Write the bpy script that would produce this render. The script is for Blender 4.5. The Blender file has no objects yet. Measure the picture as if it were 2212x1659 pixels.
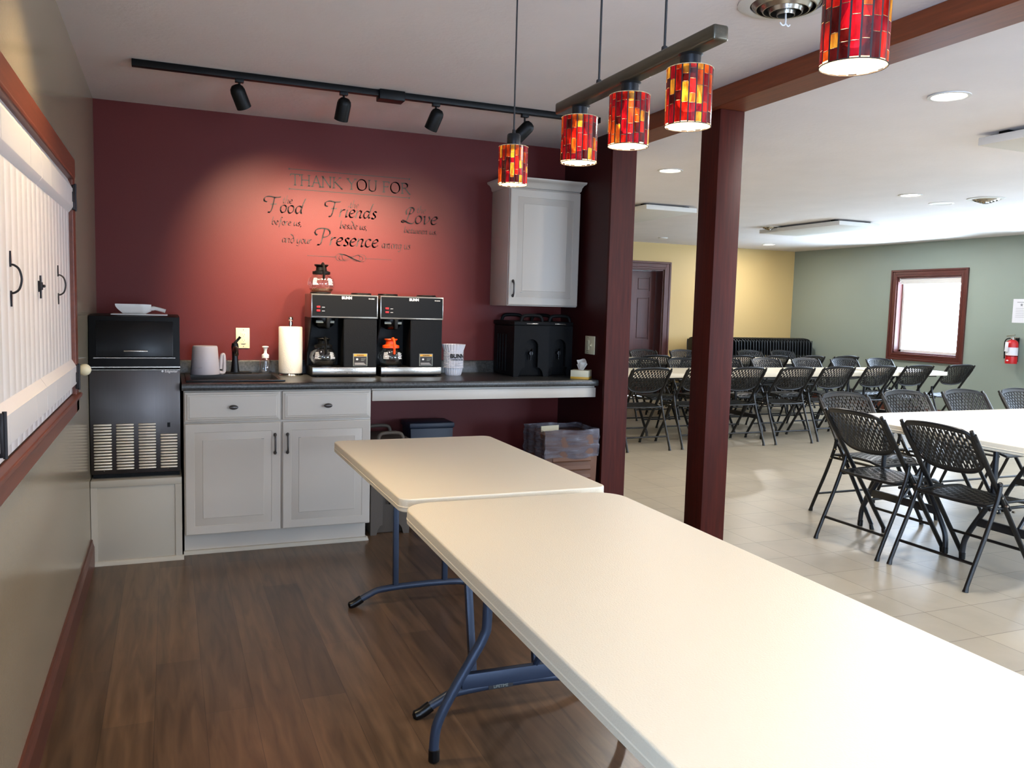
import bpy, bmesh, math, random
from mathutils import Vector, Matrix
random.seed(7)
SC = bpy.context.scene
COL = SC.collection
pi = math.pi
R = math.radians

# ------------------------------------------------------------------ camera, world, light, exposure
H = 2.454                                  # ceiling height
XE, YN, YS = 10.3, 6.24, -8.2              # east wall, north wall of the hall, south wall
CAM = Vector((0.3762, -5.2398, 1.3648)); YAW, PIT, ROL, FPX = 0.3921, -0.0909, 0.0267, 1797.26
fw = Vector((math.sin(YAW)*math.cos(PIT), math.cos(YAW)*math.cos(PIT), math.sin(PIT)))
rt0 = Vector((math.cos(YAW), -math.sin(YAW), 0)); up0 = rt0.cross(fw)
rt = rt0*math.cos(ROL)+up0*math.sin(ROL); up = -rt0*math.sin(ROL)+up0*math.cos(ROL)
cd = bpy.data.cameras.new('camera'); cam = bpy.data.objects.new('camera', cd); COL.objects.link(cam)
cd.sensor_width = 36; cd.sensor_fit = 'HORIZONTAL'; cd.lens = 36*FPX/2212; cd.clip_start = .02; cd.clip_end = 200
cam.matrix_world = Matrix(((rt.x, up.x, -fw.x, CAM.x), (rt.y, up.y, -fw.y, CAM.y), (rt.z, up.z, -fw.z, CAM.z), (0, 0, 0, 1)))
SC.camera = cam
SC.view_settings.view_transform = 'Standard'; SC.view_settings.look = 'None'
SC.view_settings.gamma = 1; SC.view_settings.use_curve_mapping = False
SC.view_settings.exposure = 0.6
SC.cycles.use_denoising = True
SC.cycles.max_bounces = 8; SC.cycles.diffuse_bounces = 5; SC.cycles.transparent_max_bounces = 12
SC.cycles.sample_clamp_indirect = 6; SC.cycles.caustics_reflective = False; SC.cycles.caustics_refractive = False
wd = bpy.data.worlds.new('world'); SC.world = wd; wd.use_nodes = True
bg = wd.node_tree.nodes['Background']; bg.inputs[0].default_value = (.62, .78, 1, 1); bg.inputs[1].default_value = 17.0

def light(name, kind, loc, energy, color, aim=None, **kw):
    ld = bpy.data.lights.new(name, kind); ld.energy = energy; ld.color = color
    for k, v in kw.items(): setattr(ld, k, v)
    o = bpy.data.objects.new(name, ld); COL.objects.link(o); o.location = loc
    if aim is not None:
        o.rotation_euler = (Vector(aim)-Vector(loc)).to_track_quat('-Z', 'Y').to_euler()
    return o
DAY = (.62, .80, 1.0); WARM = (1.0, .78, .50)
# daylight: windows as (wall, a0, a1, z0, z1); window_1 is the one in the photo, the others are outside the frame
WIN = {'window_1': ('E', 2.93, 4.02, .86, 1.97), 'window_2': ('E', -2.6, -.5, .8, 2.1), 'window_3': ('E', -6.2, -4.2, .8, 2.1),
       'window_4': ('S', .8, 2.0, .35, 1.5), 'window_5': ('S', 4.6, 7.6, .5, 2.1), 'window_7': ('E', .15, 1.5, .86, 1.97), 'window_6': ('W', -7.6, -5.9, .35, 2.05)}
for n, (w, a0, a1, z0, z1) in WIN.items():
    c = (a0+a1)/2, (z0+z1)/2
    loc, aim = {'E': ((XE+.16, c[0], c[1]), (0, c[0], c[1])), 'W': ((-.16, c[0], c[1]), (5, c[0], c[1])), 'S': ((c[0], YS-.16, c[1]), (c[0], 0, c[1]))}[w]
    o = light('daylight_portal', 'AREA', loc, 1, (1, 1, 1), aim, shape='RECTANGLE', size=a1-a0, size_y=z1-z0)
    o.data.cycles.is_portal = True
# sunlit ground outside the big east window throws light up on to the ceiling
light('daylight_from_ground', 'AREA', (XE+1.25, 3.5, .15), 620, (.66, .84, 1), (XE-1.3, 3.3, H), shape='RECTANGLE', size=2.6, size_y=1.0)
light('daylight_from_ground', 'AREA', (XE+1.25, 1.1, .15), 620, (.66, .84, 1), (XE-1.3, 1.1, H), shape='RECTANGLE', size=2.6, size_y=1.0)
light('daylight_from_ground', 'AREA', (XE+1.3, -1.6, .15), 260, (.66, .84, 1), (XE-1.4, -1.2, H), shape='RECTANGLE', size=2.6, size_y=1.0)
light('daylight_west_glass', 'AREA', (-.7, -6.8, 1.25), 260, (.36, .60, 1), (2.0, -3.4, .9), shape='RECTANGLE', size=1.6, size_y=1.6)
CANS = [(3.91, -2.18), (3.96, .353), (6.447, .345), (8.99, 5.333), (9.093, 2.957), (6.45, -2.2), (9.0, -2.2), (6.4, -4.7), (3.9, -4.7)]  # the visible fixtures, then unseen ones added to light the hall

# ------------------------------------------------------------------ materials
MATS = {}
def srgb(c): return tuple(((v/255)/12.92 if v/255 <= .04045 else ((v/255+.055)/1.055)**2.4) for v in c)
def nt(name):
    m = bpy.data.materials.new(name); m.use_nodes = True; MATS[name] = m
    return m, m.node_tree, m.node_tree.nodes['Principled BSDF']
def mat(name, rgb, rough=.5, metal=0, noise=0, nscale=8, bump=0, bscale=60, spec=.5, stretch=None, trans=0, coat=0):
    m, t, b = nt(name); c = srgb(rgb)+(1,)
    b.inputs['Base Color'].default_value = c; b.inputs['Roughness'].default_value = rough
    b.inputs['Metallic'].default_value = metal; b.inputs['Specular IOR Level'].default_value = spec
    b.inputs['Transmission Weight'].default_value = trans; b.inputs['Coat Weight'].default_value = coat
    b.inputs['Coat Roughness'].default_value = .12
    if noise or bump:
        tc = t.nodes.new('ShaderNodeTexCoord'); mp = t.nodes.new('ShaderNodeMapping')
        t.links.new(tc.outputs['Object'], mp.inputs[0])
        if stretch: mp.inputs['Scale'].default_value = stretch
    if noise:
        n = t.nodes.new('ShaderNodeTexNoise'); n.inputs['Scale'].default_value = nscale; n.inputs['Detail'].default_value = 6
        t.links.new(mp.outputs[0], n.inputs['Vector'])
        r = t.nodes.new('ShaderNodeMapRange'); r.inputs['From Min'].default_value = .3; r.inputs['From Max'].default_value = .7
        r.inputs['To Min'].default_value = 1-noise; r.inputs['To Max'].default_value = 1+noise
        t.links.new(n.outputs['Fac'], r.inputs['Value'])
        x = t.nodes.new('ShaderNodeVectorMath'); x.operation = 'SCALE'; x.inputs[0].default_value = c[:3]
        t.links.new(r.outputs[0], x.inputs['Scale']); t.links.new(x.outputs[0], b.inputs['Base Color'])
    if bump:
        n = t.nodes.new('ShaderNodeTexNoise'); n.inputs['Scale'].default_value = bscale; n.inputs['Detail'].default_value = 4
        t.links.new(mp.outputs[0], n.inputs['Vector'])
        bn = t.nodes.new('ShaderNodeBump'); bn.inputs['Strength'].default_value = bump; bn.inputs['Distance'].default_value = .003
        t.links.new(n.outputs['Fac'], bn.inputs['Height']); t.links.new(bn.outputs[0], b.inputs['Normal'])
    return m
def emit(name, rgb, s):
    m, t, b = nt(name); b.inputs['Base Color'].default_value = (1, 1, 1, 1)
    b.inputs['Emission Color'].default_value = srgb(rgb)+(1,); b.inputs['Emission Strength'].default_value = s; return m
def thin_glass(name, tint=(1, 1, 1), gloss=.12):
    m = bpy.data.materials.new(name); m.use_nodes = True; MATS[name] = m; t = m.node_tree; t.nodes.clear()
    o = t.nodes.new('ShaderNodeOutputMaterial'); mx = t.nodes.new('ShaderNodeMixShader')
    a = t.nodes.new('ShaderNodeBsdfTransparent'); a.inputs[0].default_value = tint+(1,)
    g = t.nodes.new('ShaderNodeBsdfGlossy'); g.inputs['Roughness'].default_value = .03; g.inputs[0].default_value = (1, 1, 1, 1)
    lw = t.nodes.new('ShaderNodeLayerWeight'); lw.inputs[0].default_value = .35
    mr = t.nodes.new('ShaderNodeMapRange'); mr.inputs['To Min'].default_value = gloss*.35; mr.inputs['To Max'].default_value = gloss*3.2
    t.links.new(lw.outputs['Facing'], mr.inputs['Value']); t.links.new(mr.outputs[0], mx.inputs[0])
    t.links.new(a.outputs[0], mx.inputs[1]); t.links.new(g.outputs[0], mx.inputs[2]); t.links.new(mx.outputs[0], o.inputs[0])
    return m
def tiles(name, c1, c2, mortar, w, h, ms, off=0, rot=0, loc=(0, 0, 0), rough=.4, grain=None, bumpn=0, nsc=3, namt=.12):
    m, t, b = nt(name); L = t.links.new
    tc = t.nodes.new('ShaderNodeTexCoord'); mp = t.nodes.new('ShaderNodeMapping')
    mp.inputs['Rotation'].default_value = (0, 0, rot); mp.inputs['Location'].default_value = loc
    L(tc.outputs['Object'], mp.inputs[0])
    br = t.nodes.new('ShaderNodeTexBrick'); br.offset = off; br.inputs['Scale'].default_value = 1
    br.inputs['Color1'].default_value = srgb(c1)+(1,); br.inputs['Color2'].default_value = srgb(c2)+(1,)
    br.inputs['Mortar'].default_value = srgb(mortar)+(1,); br.inputs['Mortar Size'].default_value = ms
    br.inputs['Mortar Smooth'].default_value = .2; br.inputs['Brick Width'].default_value = w; br.inputs['Row Height'].default_value = h
    L(mp.outputs[0], br.inputs['Vector'])
    mp2 = t.nodes.new('ShaderNodeMapping'); L(tc.outputs['Object'], mp2.inputs[0])
    mp2.inputs['Scale'].default_value = grain or (1, 1, 1)
    n = t.nodes.new('ShaderNodeTexNoise'); n.inputs['Scale'].default_value = nsc; n.inputs['Detail'].default_value = 8; n.inputs['Distortion'].default_value = .6
    L(mp2.outputs[0], n.inputs['Vector'])
    r = t.nodes.new('ShaderNodeMapRange'); r.inputs['From Min'].default_value = .3; r.inputs['From Max'].default_value = .7
    r.inputs['To Min'].default_value = 1-namt; r.inputs['To Max'].default_value = 1+namt
    L(n.outputs['Fac'], r.inputs['Value'])
    x = t.nodes.new('ShaderNodeVectorMath'); x.operation = 'SCALE'; L(br.outputs['Color'], x.inputs[0]); L(r.outputs[0], x.inputs['Scale'])
    L(x.outputs[0], b.inputs['Base Color']); b.inputs['Roughness'].default_value = rough
    bn = t.nodes.new('ShaderNodeBump'); bn.inputs['Strength'].default_value = .35; bn.inputs['Distance'].default_value = .0015; bn.invert = True
    L(br.outputs['Fac'], bn.inputs['Height']); L(bn.outputs[0], b.inputs['Normal'])
    return m
mat('red_paint', (94, 24, 21), .55, spec=.4, bump=.15, bscale=220)
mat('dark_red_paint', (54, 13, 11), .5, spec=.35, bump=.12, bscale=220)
mat('sage_beige_paint', (143, 129, 107), .2, bump=.06, bscale=160)
mat('yellow_paint', (200, 172, 116), .5, bump=.12, bscale=220)
mat('green_paint', (136, 145, 134), .5, bump=.12, bscale=220)
mat('ceiling_paint', (226, 220, 220), .8, noise=.03, nscale=2.5, bump=.5, bscale=45)
mat('mahogany', (64, 18, 9), .55, noise=.28, nscale=5, stretch=(14, 14, .9), spec=.2)
mat('mahogany_along_lit', (112, 52, 22), .42, noise=.25, nscale=5, stretch=(14, .9, 14), spec=.5)  # beam's base colour carries the warm light of the pendants
mat('door_wood', (80, 36, 30), .38, noise=.15, nscale=5, stretch=(12, 12, 1))
mat('casing_wood', (100, 48, 30), .4, noise=.18, nscale=5, stretch=(14, 1.2, 14))
mat('baseboard_wood', (88, 46, 34), .38, noise=.2, nscale=5, stretch=(14, 1, 14))
mat('white_shutter', (212, 204, 198), .38, noise=.02, nscale=3)
mat('white_cabinet', (198, 189, 176), .42)
mat('white_trim', (184, 176, 160), .5)
mat('white_metal', (214, 212, 208), .55)
mat('black_iron', (34, 30, 32), .45, metal=.5)
mat('pewter', (92, 88, 86), .38, metal=.8)
mat('black_track', (8, 8, 8), .45, spec=.25)
mat('bronze', (92, 86, 74), .36, metal=.85, noise=.15, nscale=6, stretch=(30, 2, 30))
mat('dark_bronze', (44, 44, 46), .4, metal=.7)
mat('cord_black', (38, 34, 34), .6)
mat('steel', (176, 170, 160), .26, metal=1, noise=.06, nscale=4, stretch=(1, 1, 160))
mat('steel_dark', (84, 80, 79), .34, metal=1, noise=.06, nscale=4, stretch=(160, 1, 1))
mat('louvre_steel_lit', (238, 230, 214), .42, metal=1)  # lighter cream than the other steel, standing in for reflected lamp light
mat('chrome', (220, 218, 214), .08, metal=1)
mat('black_plastic', (6, 6, 6), .5, spec=.2)
mat('black_gloss', (6, 6, 7), .3, spec=.3)
mat('black_shell', (9, 9, 10), .6, spec=.2, bump=.3, bscale=300)
mat('charcoal_panel', (11, 11, 12), .55, spec=.2)
mat('laminate', (62, 62, 60), .32, noise=.55, nscale=95, spec=.5)
mat('sink_black', (24, 23, 23), .35)
mat('ivory_plastic', (222, 212, 176), .4)
mat('ivory_dark', (120, 112, 88), .5)
mat('white_plastic', (225, 222, 218), .35)
mat('frosted_plastic', (205, 202, 212), .45, trans=.35)
mat('paper_white', (236, 230, 216), .9, bump=.5, bscale=140)
mat('paper_plain', (224, 222, 226), .9)
mat('ink', (40, 38, 40), .7)
mat('ink_grey', (128, 128, 132), .7)
mat('decal', (40, 34, 31), .6)
mat('white_print', (228, 224, 222), .6)
mat('red_switch', (150, 24, 26), .35)
mat('orange_plastic', (236, 78, 22), .4)
mat('amber_label', (222, 160, 40), .5)
mat('label_grey', (128, 132, 124), .5)
mat('table_plastic', (232, 221, 197), .42, bump=.25, bscale=260)
mat('table_edge', (205, 208, 212), .42)
mat('table_steel', (50, 60, 78), .42, metal=.35)
mat('black_leg', (30, 31, 34), .4, metal=.2)
mat('chair_plastic', (14, 15, 17), .38, spec=.4)
mat('chair_tube', (12, 12, 13), .36, spec=.4)
mat('brown_plastic', (98, 62, 40), .5)
mat('taupe_shell', (82, 72, 62), .6, bump=.3, bscale=300)
mat('navy_box', (24, 36, 54), .5)
mat('extinguisher_red', (186, 22, 28), .3)
mat('tissue', (214, 208, 200), .95)
mat('tissue_box', (205, 198, 170), .6)
mat('gold_print', (196, 150, 50), .5)
mat('cream_ball', (228, 216, 180), .35)
mat('ext_stand_in', (150, 170, 160), .9)
mat('ext_ground', (190, 195, 190), .95)
thin_glass('glass'); thin_glass('carafe_glass', (.93, .92, .9), .2); 
def bag_mat():
    m = bpy.data.materials.new('bag_plastic'); m.use_nodes = True; MATS['bag_plastic'] = m; t = m.node_tree; L = t.links.new
    b = t.nodes['Principled BSDF']; o = t.nodes['Material Output']; b.inputs['Base Color'].default_value = (.17, .155, .18, 1); b.inputs['Roughness'].default_value = .32
    tc = t.nodes.new('ShaderNodeTexCoord'); mp = t.nodes.new('ShaderNodeMapping'); mp.inputs['Scale'].default_value = (3, 3, 22); mp.inputs['Rotation'].default_value = (.0, .22, 0)
    n = t.nodes.new('ShaderNodeTexNoise'); n.inputs['Scale'].default_value = 3; L(tc.outputs['Object'], mp.inputs[0]); L(mp.outputs[0], n.inputs['Vector'])
    mr = t.nodes.new('ShaderNodeMapRange'); mr.inputs['From Min'].default_value = .35; mr.inputs['From Max'].default_value = .7; mr.inputs['To Min'].default_value = .18; mr.inputs['To Max'].default_value = .7
    tr = t.nodes.new('ShaderNodeBsdfTransparent'); mx = t.nodes.new('ShaderNodeMixShader'); L(n.outputs['Fac'], mr.inputs['Value']); L(mr.outputs[0], mx.inputs[0])
    L(tr.outputs[0], mx.inputs[1]); L(b.outputs[0], mx.inputs[2]); L(mx.outputs[0], o.inputs[0])
bag_mat(); thin_glass('soap_clear', (.9, .93, .95), .2)
thin_glass('coffee_tint', (.72, .60, .36), .2)
emit('lamp_lens', (255, 244, 225), 9); emit('bulb_glow', (255, 208, 140), 16)
tiles('wood_plank_floor', (102, 78, 57), (80, 61, 45), (54, 41, 32), 1.22, .155, .0008, .37, pi/2, (0.02, .3, 0), .30, (9, .8, 1), nsc=3.4, namt=.40)
tiles('tile_floor', (166, 156, 136), (158, 148, 130), (118, 108, 92), .3025, .3025, .0022, 0, 0, (.0, .072, 0), .34, (1, 1, 1), nsc=4, namt=.07)

# mosaic glass of the pendant shades: outside coloured glass lit from within, inside cream
def glass_tile(name, rgb, tr):
    m = bpy.data.materials.new(name); m.use_nodes = True; MATS[name] = m; t = m.node_tree; L = t.links.new
    b = t.nodes['Principled BSDF']; o = t.nodes['Material Output']
    tc = t.nodes.new('ShaderNodeTexCoord'); n = t.nodes.new('ShaderNodeTexNoise'); n.inputs['Scale'].default_value = 70; n.inputs['Detail'].default_value = 3
    mp = t.nodes.new('ShaderNodeMapping'); mp.inputs['Scale'].default_value = (1, 1, .35); L(tc.outputs['Object'], mp.inputs[0]); L(mp.outputs[0], n.inputs['Vector'])
    c = srgb(rgb); mx = t.nodes.new('ShaderNodeMix'); mx.data_type = 'RGBA'
    mx.inputs[6].default_value = (c[0]*.45, c[1]*.25, c[2]*.3, 1); mx.inputs[7].default_value = (min(1, c[0]*1.5), min(1, c[1]*2.0), min(1, c[2]*1.6), 1)
    mr = t.nodes.new('ShaderNodeMapRange'); mr.inputs['From Min'].default_value = .35; mr.inputs['From Max'].default_value = .65
    L(n.outputs['Fac'], mr.inputs['Value']); L(mr.outputs[0], mx.inputs[0])
    b.inputs['Roughness'].default_value = .12; L(mx.outputs[2], b.inputs['Base Color'])
    tl = t.nodes.new('ShaderNodeBsdfTranslucent'); dk = t.nodes.new('ShaderNodeVectorMath'); dk.operation = 'SCALE'; dk.inputs['Scale'].default_value = .03; L(mx.outputs[2], dk.inputs[0]); L(dk.outputs[0], tl.inputs[0])
    m0 = t.nodes.new('ShaderNodeMixShader'); m0.inputs[0].default_value = .16; tp = t.nodes.new('ShaderNodeBsdfTransparent'); L(mx.outputs[2], tp.inputs[0])
    L(tl.outputs[0], m0.inputs[1]); L(tp.outputs[0], m0.inputs[2])
    m1 = t.nodes.new('ShaderNodeMixShader'); m1.inputs[0].default_value = tr; L(b.outputs[0], m1.inputs[1]); L(m0.outputs[0], m1.inputs[2])
    df = t.nodes.new('ShaderNodeBsdfDiffuse'); df.inputs[0].default_value = (.62, .54, .40, 1)
    g = t.nodes.new('ShaderNodeNewGeometry'); m2 = t.nodes.new('ShaderNodeMixShader')
    L(g.outputs['Backfacing'], m2.inputs[0]); L(m1.outputs[0], m2.inputs[1])
    m3 = t.nodes.new('ShaderNodeMixShader'); m3.inputs[0].default_value = .5; L(df.outputs[0], m3.inputs[1]); L(tl.outputs[0], m3.inputs[2])
    L(m3.outputs[0], m2.inputs[2]); L(m2.outputs[0], o.inputs[0]); return m
GT = ['glass_red', 'glass_crimson', 'glass_orange', 'glass_amber', 'glass_dark']
glass_tile('glass_red', (190, 26, 22), .55); glass_tile('glass_crimson', (150, 10, 30), .5); glass_tile('glass_orange', (226, 84, 30), .6)
glass_tile('glass_amber', (244, 150, 60), .7); glass_tile('glass_dark', (84, 12, 14), .4)
mat('grout_black', (26, 12, 12), .6)
def two_sided(name):
    m = MATS[name]; t = m.node_tree; L = t.links.new; b = t.nodes['Principled BSDF']; o = t.nodes['Material Output']
    g = t.nodes.new('ShaderNodeNewGeometry'); df = t.nodes.new('ShaderNodeBsdfDiffuse'); df.inputs[0].default_value = (.62, .54, .40, 1); mx = t.nodes.new('ShaderNodeMixShader')
    L(g.outputs['Backfacing'], mx.inputs[0]); L(b.outputs[0], mx.inputs[1]); L(df.outputs[0], mx.inputs[2]); L(mx.outputs[0], o.inputs[0])
two_sided('grout_black')

# ------------------------------------------------------------------ mesh helpers
class MB:
    def __init__(s): s.bm = bmesh.new(); s.mats = []; s.cur = 0
    def m(s, name):
        if name not in s.mats: s.mats.append(name)
        s.cur = s.mats.index(name); return s
    def _merge(s, b2, M=None):
        if M is not None: b2.transform(M)
        vm = {}
        for v in b2.verts: vm[v] = s.bm.verts.new(v.co)
        for f in b2.faces:
            try:
                nf = s.bm.faces.new([vm[v] for v in f.verts]); nf.material_index = s.cur
            except ValueError: pass
        b2.free(); return s
    def box(s, x0, x1, y0, y1, z0, z1, bev=0, seg=2, M=None):
        b = bmesh.new(); bmesh.ops.create_cube(b, size=1)
        for v in b.verts: v.co = Vector(((x0+x1)/2+v.co.x*(x1-x0), (y0+y1)/2+v.co.y*(y1-y0), (z0+z1)/2+v.co.z*(z1-z0)))
        if bev: bmesh.ops.bevel(b, geom=b.edges[:], offset=min(bev, .49*min(abs(x1-x0), abs(y1-y0), abs(z1-z0))), segments=seg, affect='EDGES', profile=.5)
        return s._merge(b, M)
    def prism(s, pts, a, b_, axis='z', bev=0, M=None):
        """polygon pts (2D) extruded from a to b_ along axis. z: (x,y); y: (x,z); x: (y,z)"""
        b = bmesh.new()
        def P(p, h): return {'z': (p[0], p[1], h), 'y': (p[0], h, p[1]), 'x': (h, p[0], p[1])}[axis]
        lo = [b.verts.new(P(p, a)) for p in pts]; hi = [b.verts.new(P(p, b_)) for p in pts]
        n = len(pts); b.faces.new(lo[::-1]); b.faces.new(hi)
        for i in range(n): b.faces.new((lo[i], lo[(i+1) % n], hi[(i+1) % n], hi[i]))
        bmesh.ops.recalc_face_normals(b, faces=b.faces[:])
        if bev:
            ed = [e for e in b.edges if (e.verts[0] in lo) == (e.verts[1] in lo)]
            bmesh.ops.bevel(b, geom=ed, offset=bev, segments=2, affect='EDGES', profile=.5)
        return s._merge(b, M)
    def lathe(s, prof, n=32, c=(0, 0, 0), M=None, cap=True, rad=None):
        b = bmesh.new(); rings = []
        for r, z in prof:
            if r < 1e-6: rings.append([b.verts.new((c[0], c[1], c[2]+z))])
            else:
                ring = []
                for i in range(n):
                    a = 2*pi*i/n; rr = r*(rad(a, z) if rad else 1)
                    ring.append(b.verts.new((c[0]+rr*math.cos(a), c[1]+rr*math.sin(a), c[2]+z)))
                rings.append(ring)
        for p, q in zip(rings, rings[1:]):
            for i in range(n):
                j = (i+1) % n
                if len(p) == 1 and len(q) == 1: continue
                if len(p) == 1: b.faces.new((p[0], q[j], q[i]))
                elif len(q) == 1: b.faces.new((p[i], p[j], q[0]))
                else: b.faces.new((p[i], p[j], q[j], q[i]))
        if cap:
            if len(rings[0]) > 1: b.faces.new(rings[0][::-1])
            if len(rings[-1]) > 1: b.faces.new(rings[-1])
            bmesh.ops.recalc_face_normals(b, faces=b.faces[:])
        return s._merge(b, M)
    def cyl(s, p, q, r, r2=None, n=16, bev=0):
        p, q = Vector(p), Vector(q); d = q-p; h = d.length; r2 = r if r2 is None else r2
        M = Matrix.Translation(p) @ d.to_track_quat('Z', 'Y').to_matrix().to_4x4()
        pr = [(r, 0), (r2, h)] if not bev else [(r-bev, 0), (r, bev), (r2, h-bev), (r2-bev, h)]
        return s.lathe(pr, n, M=M)
    def tube(s, pts, r, n=10, smooth=0, flat=None, closed=False):
        pts = [Vector(p) for p in pts]
        if smooth: pts = catmull(pts, smooth, closed)
        b = bmesh.new(); rings = []; N = len(pts); ref = None
        for i, p in enumerate(pts):
            if closed: t = pts[(i+1) % N]-pts[i-1]
            else: t = pts[min(i+1, N-1)]-pts[max(i-1, 0)]
            t.normalize()
            if ref is None: ref = Vector((0, 0, 1)) if abs(t.z) < .9 else Vector((1, 0, 0))
            u = (ref-t*ref.dot(t)).normalized(); w = t.cross(u); ref = u
            rr = r[i*(len(r)-1)//max(1, N-1)] if isinstance(r, (list, tuple)) else r
            ra, rb = (rr, rr) if not flat else (rr, rr*flat)
            rings.append([b.verts.new(p+u*math.cos(2*pi*k/n)*ra+w*math.sin(2*pi*k/n)*rb) for k in range(n)])
        for i in range(N if closed else N-1):
            A, B = rings[i], rings[(i+1) % N]
            for k in range(n): b.faces.new((A[k], A[(k+1) % n], B[(k+1) % n], B[k]))
        if not closed: b.faces.new(rings[0][::-1]); b.faces.new(rings[-1])
        bmesh.ops.recalc_face_normals(b, faces=b.faces[:])
        return s._merge(b)
    def ball(s, c, r, sc=(1, 1, 1), n=20):
        prof = [(r*math.sin(pi*i/(n//2)), -r*math.cos(pi*i/(n//2))) for i in range(n//2+1)]
        prof[0] = (0, -r); prof[-1] = (0, r)
        return s.lathe(prof, n, M=Matrix.Translation(Vector(c)) @ Matrix.Diagonal(Vector(sc+(1,))))
    def quad(s, *pts):
        b = bmesh.new(); b.faces.new([b.verts.new(p) for p in pts]); return s._merge(b)
    def sheet(s, fn, nu, nv, solid, th, nrm=None):
        """perforated sheet: fn(u,v)->point, solid(i,j), thickness th along the local normal"""
        P = {}
        def pt(i, j):
            if (i, j) not in P:
                u, v = i/nu, j/nv; p = Vector(fn(u, v)); e = 1e-3
                n = (Vector(fn(u+e, v))-Vector(fn(u-e, v))).cross(Vector(fn(u, v+e))-Vector(fn(u, v-e))).normalized()
                P[i, j] = (s.bm.verts.new(p+n*th/2), s.bm.verts.new(p-n*th/2))
            return P[i, j]
        S = lambda i, j: 0 <= i < nu and 0 <= j < nv and solid(i, j)
        def F(*v):
            try: f = s.bm.faces.new(v); f.material_index = s.cur
            except ValueError: pass
        for i in range(nu):
            for j in range(nv):
                if not S(i, j): continue
                a, b, c, d = pt(i, j), pt(i+1, j), pt(i+1, j+1), pt(i, j+1)
                F(a[0], b[0], c[0], d[0]); F(d[1], c[1], b[1], a[1])
                if not S(i, j-1): F(a[0], a[1], b[1], b[0])
                if not S(i+1, j): F(b[0], b[1], c[1], c[0])
                if not S(i, j+1): F(c[0], c[1], d[1], d[0])
                if not S(i-1, j): F(d[0], d[1], a[1], a[0])
        return s
    def text(s, body, size, M, ext=.0005, bold=0, shear=0):
        cu = bpy.data.curves.new('t', 'FONT'); cu.body = body; cu.size = size; cu.extrude = ext; cu.offset = bold; cu.shear = shear
        cu.align_x = 'CENTER'; cu.resolution_u = 3
        o = bpy.data.objects.new('t', cu); COL.objects.link(o); bpy.context.view_layer.update()
        me = bpy.data.meshes.new_from_object(o.evaluated_get(bpy.context.evaluated_depsgraph_get()))
        b = bmesh.new(); b.from_mesh(me); bpy.data.objects.remove(o); bpy.data.curves.remove(cu); bpy.data.meshes.remove(me)
        return s._merge(b, M)
def catmull(pts, k, closed=False):
    out = []; N = len(pts)
    for i in range(N if closed else N-1):
        if closed: p0, p1, p2, p3 = pts[i-1], pts[i], pts[(i+1) % N], pts[(i+2) % N]
        else: p0, p1, p2, p3 = pts[max(i-1, 0)], pts[i], pts[i+1], pts[min(i+2, N-1)]
        for j in range(k):
            t = j/k
            out.append(.5*((2*p1)+(p2-p0)*t+(2*p0-5*p1+4*p2-p3)*t*t+(3*p1-p0-3*p2+p3)*t**3))
    if not closed: out.append(pts[-1])
    return out
def obj(name, mb, mname=None, parent=None, smooth=True, loc=None, sharp=38):
    if mname and not mb.mats: mb.mats = [mname]
    me = bpy.data.meshes.new(name); mb.bm.to_mesh(me); mb.bm.free()
    for n in mb.mats: me.materials.append(MATS[n])
    if smooth:
        me.polygons.foreach_set('use_smooth', [True]*len(me.polygons)); me.set_sharp_from_angle(angle=R(sharp))
    o = bpy.data.objects.new(name, me); COL.objects.link(o)
    if parent: o.parent = parent
    if loc: o.location = loc
    return o
def tag(o, label=None, cat=None, group=None, kind=None):
    if label: o['label'] = label
    if cat: o['category'] = cat
    if group: o['group'] = group
    if kind: o['kind'] = kind
    return o
def thing(name, label, cat, loc=(0, 0, 0), rz=0, group=None):
    o = bpy.data.objects.new(name, None); COL.objects.link(o); o.location = loc; o.rotation_euler = (0, 0, rz); o.empty_display_size = .1
    return tag(o, label, cat, group)
def struct(name, mb, m, parent=None, smooth=False):
    o = obj(name, mb, m, parent, smooth)
    if not parent: tag(o, kind='structure')
    return o
def dup(root, loc, rz, label, group=None):
    r = root.copy(); COL.objects.link(r); r.location = loc; r.rotation_euler = (0, 0, rz); r['label'] = label
    if group: r['group'] = group
    for ch in list(root.children):
        c = ch.copy(); COL.objects.link(c); c.parent = r
        for g in list(ch.children):
            d = g.copy(); COL.objects.link(d); d.parent = c
    return r

# ------------------------------------------------------------------ room shell
XW = 3.04     # edge between the kitchen's wood floor and the hall's tile
struct('floor', MB().box(-.2, XW, YS, .0, -.1, 0), 'wood_plank_floor')
struct('floor_hall', MB().box(XW, XE, YS, YN+.3, -.1, 0), 'tile_floor')
struct('ceiling', MB().box(-.2, XE+.2, YS-.2, YN+.3, H, H+.1), 'ceiling_paint')

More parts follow.
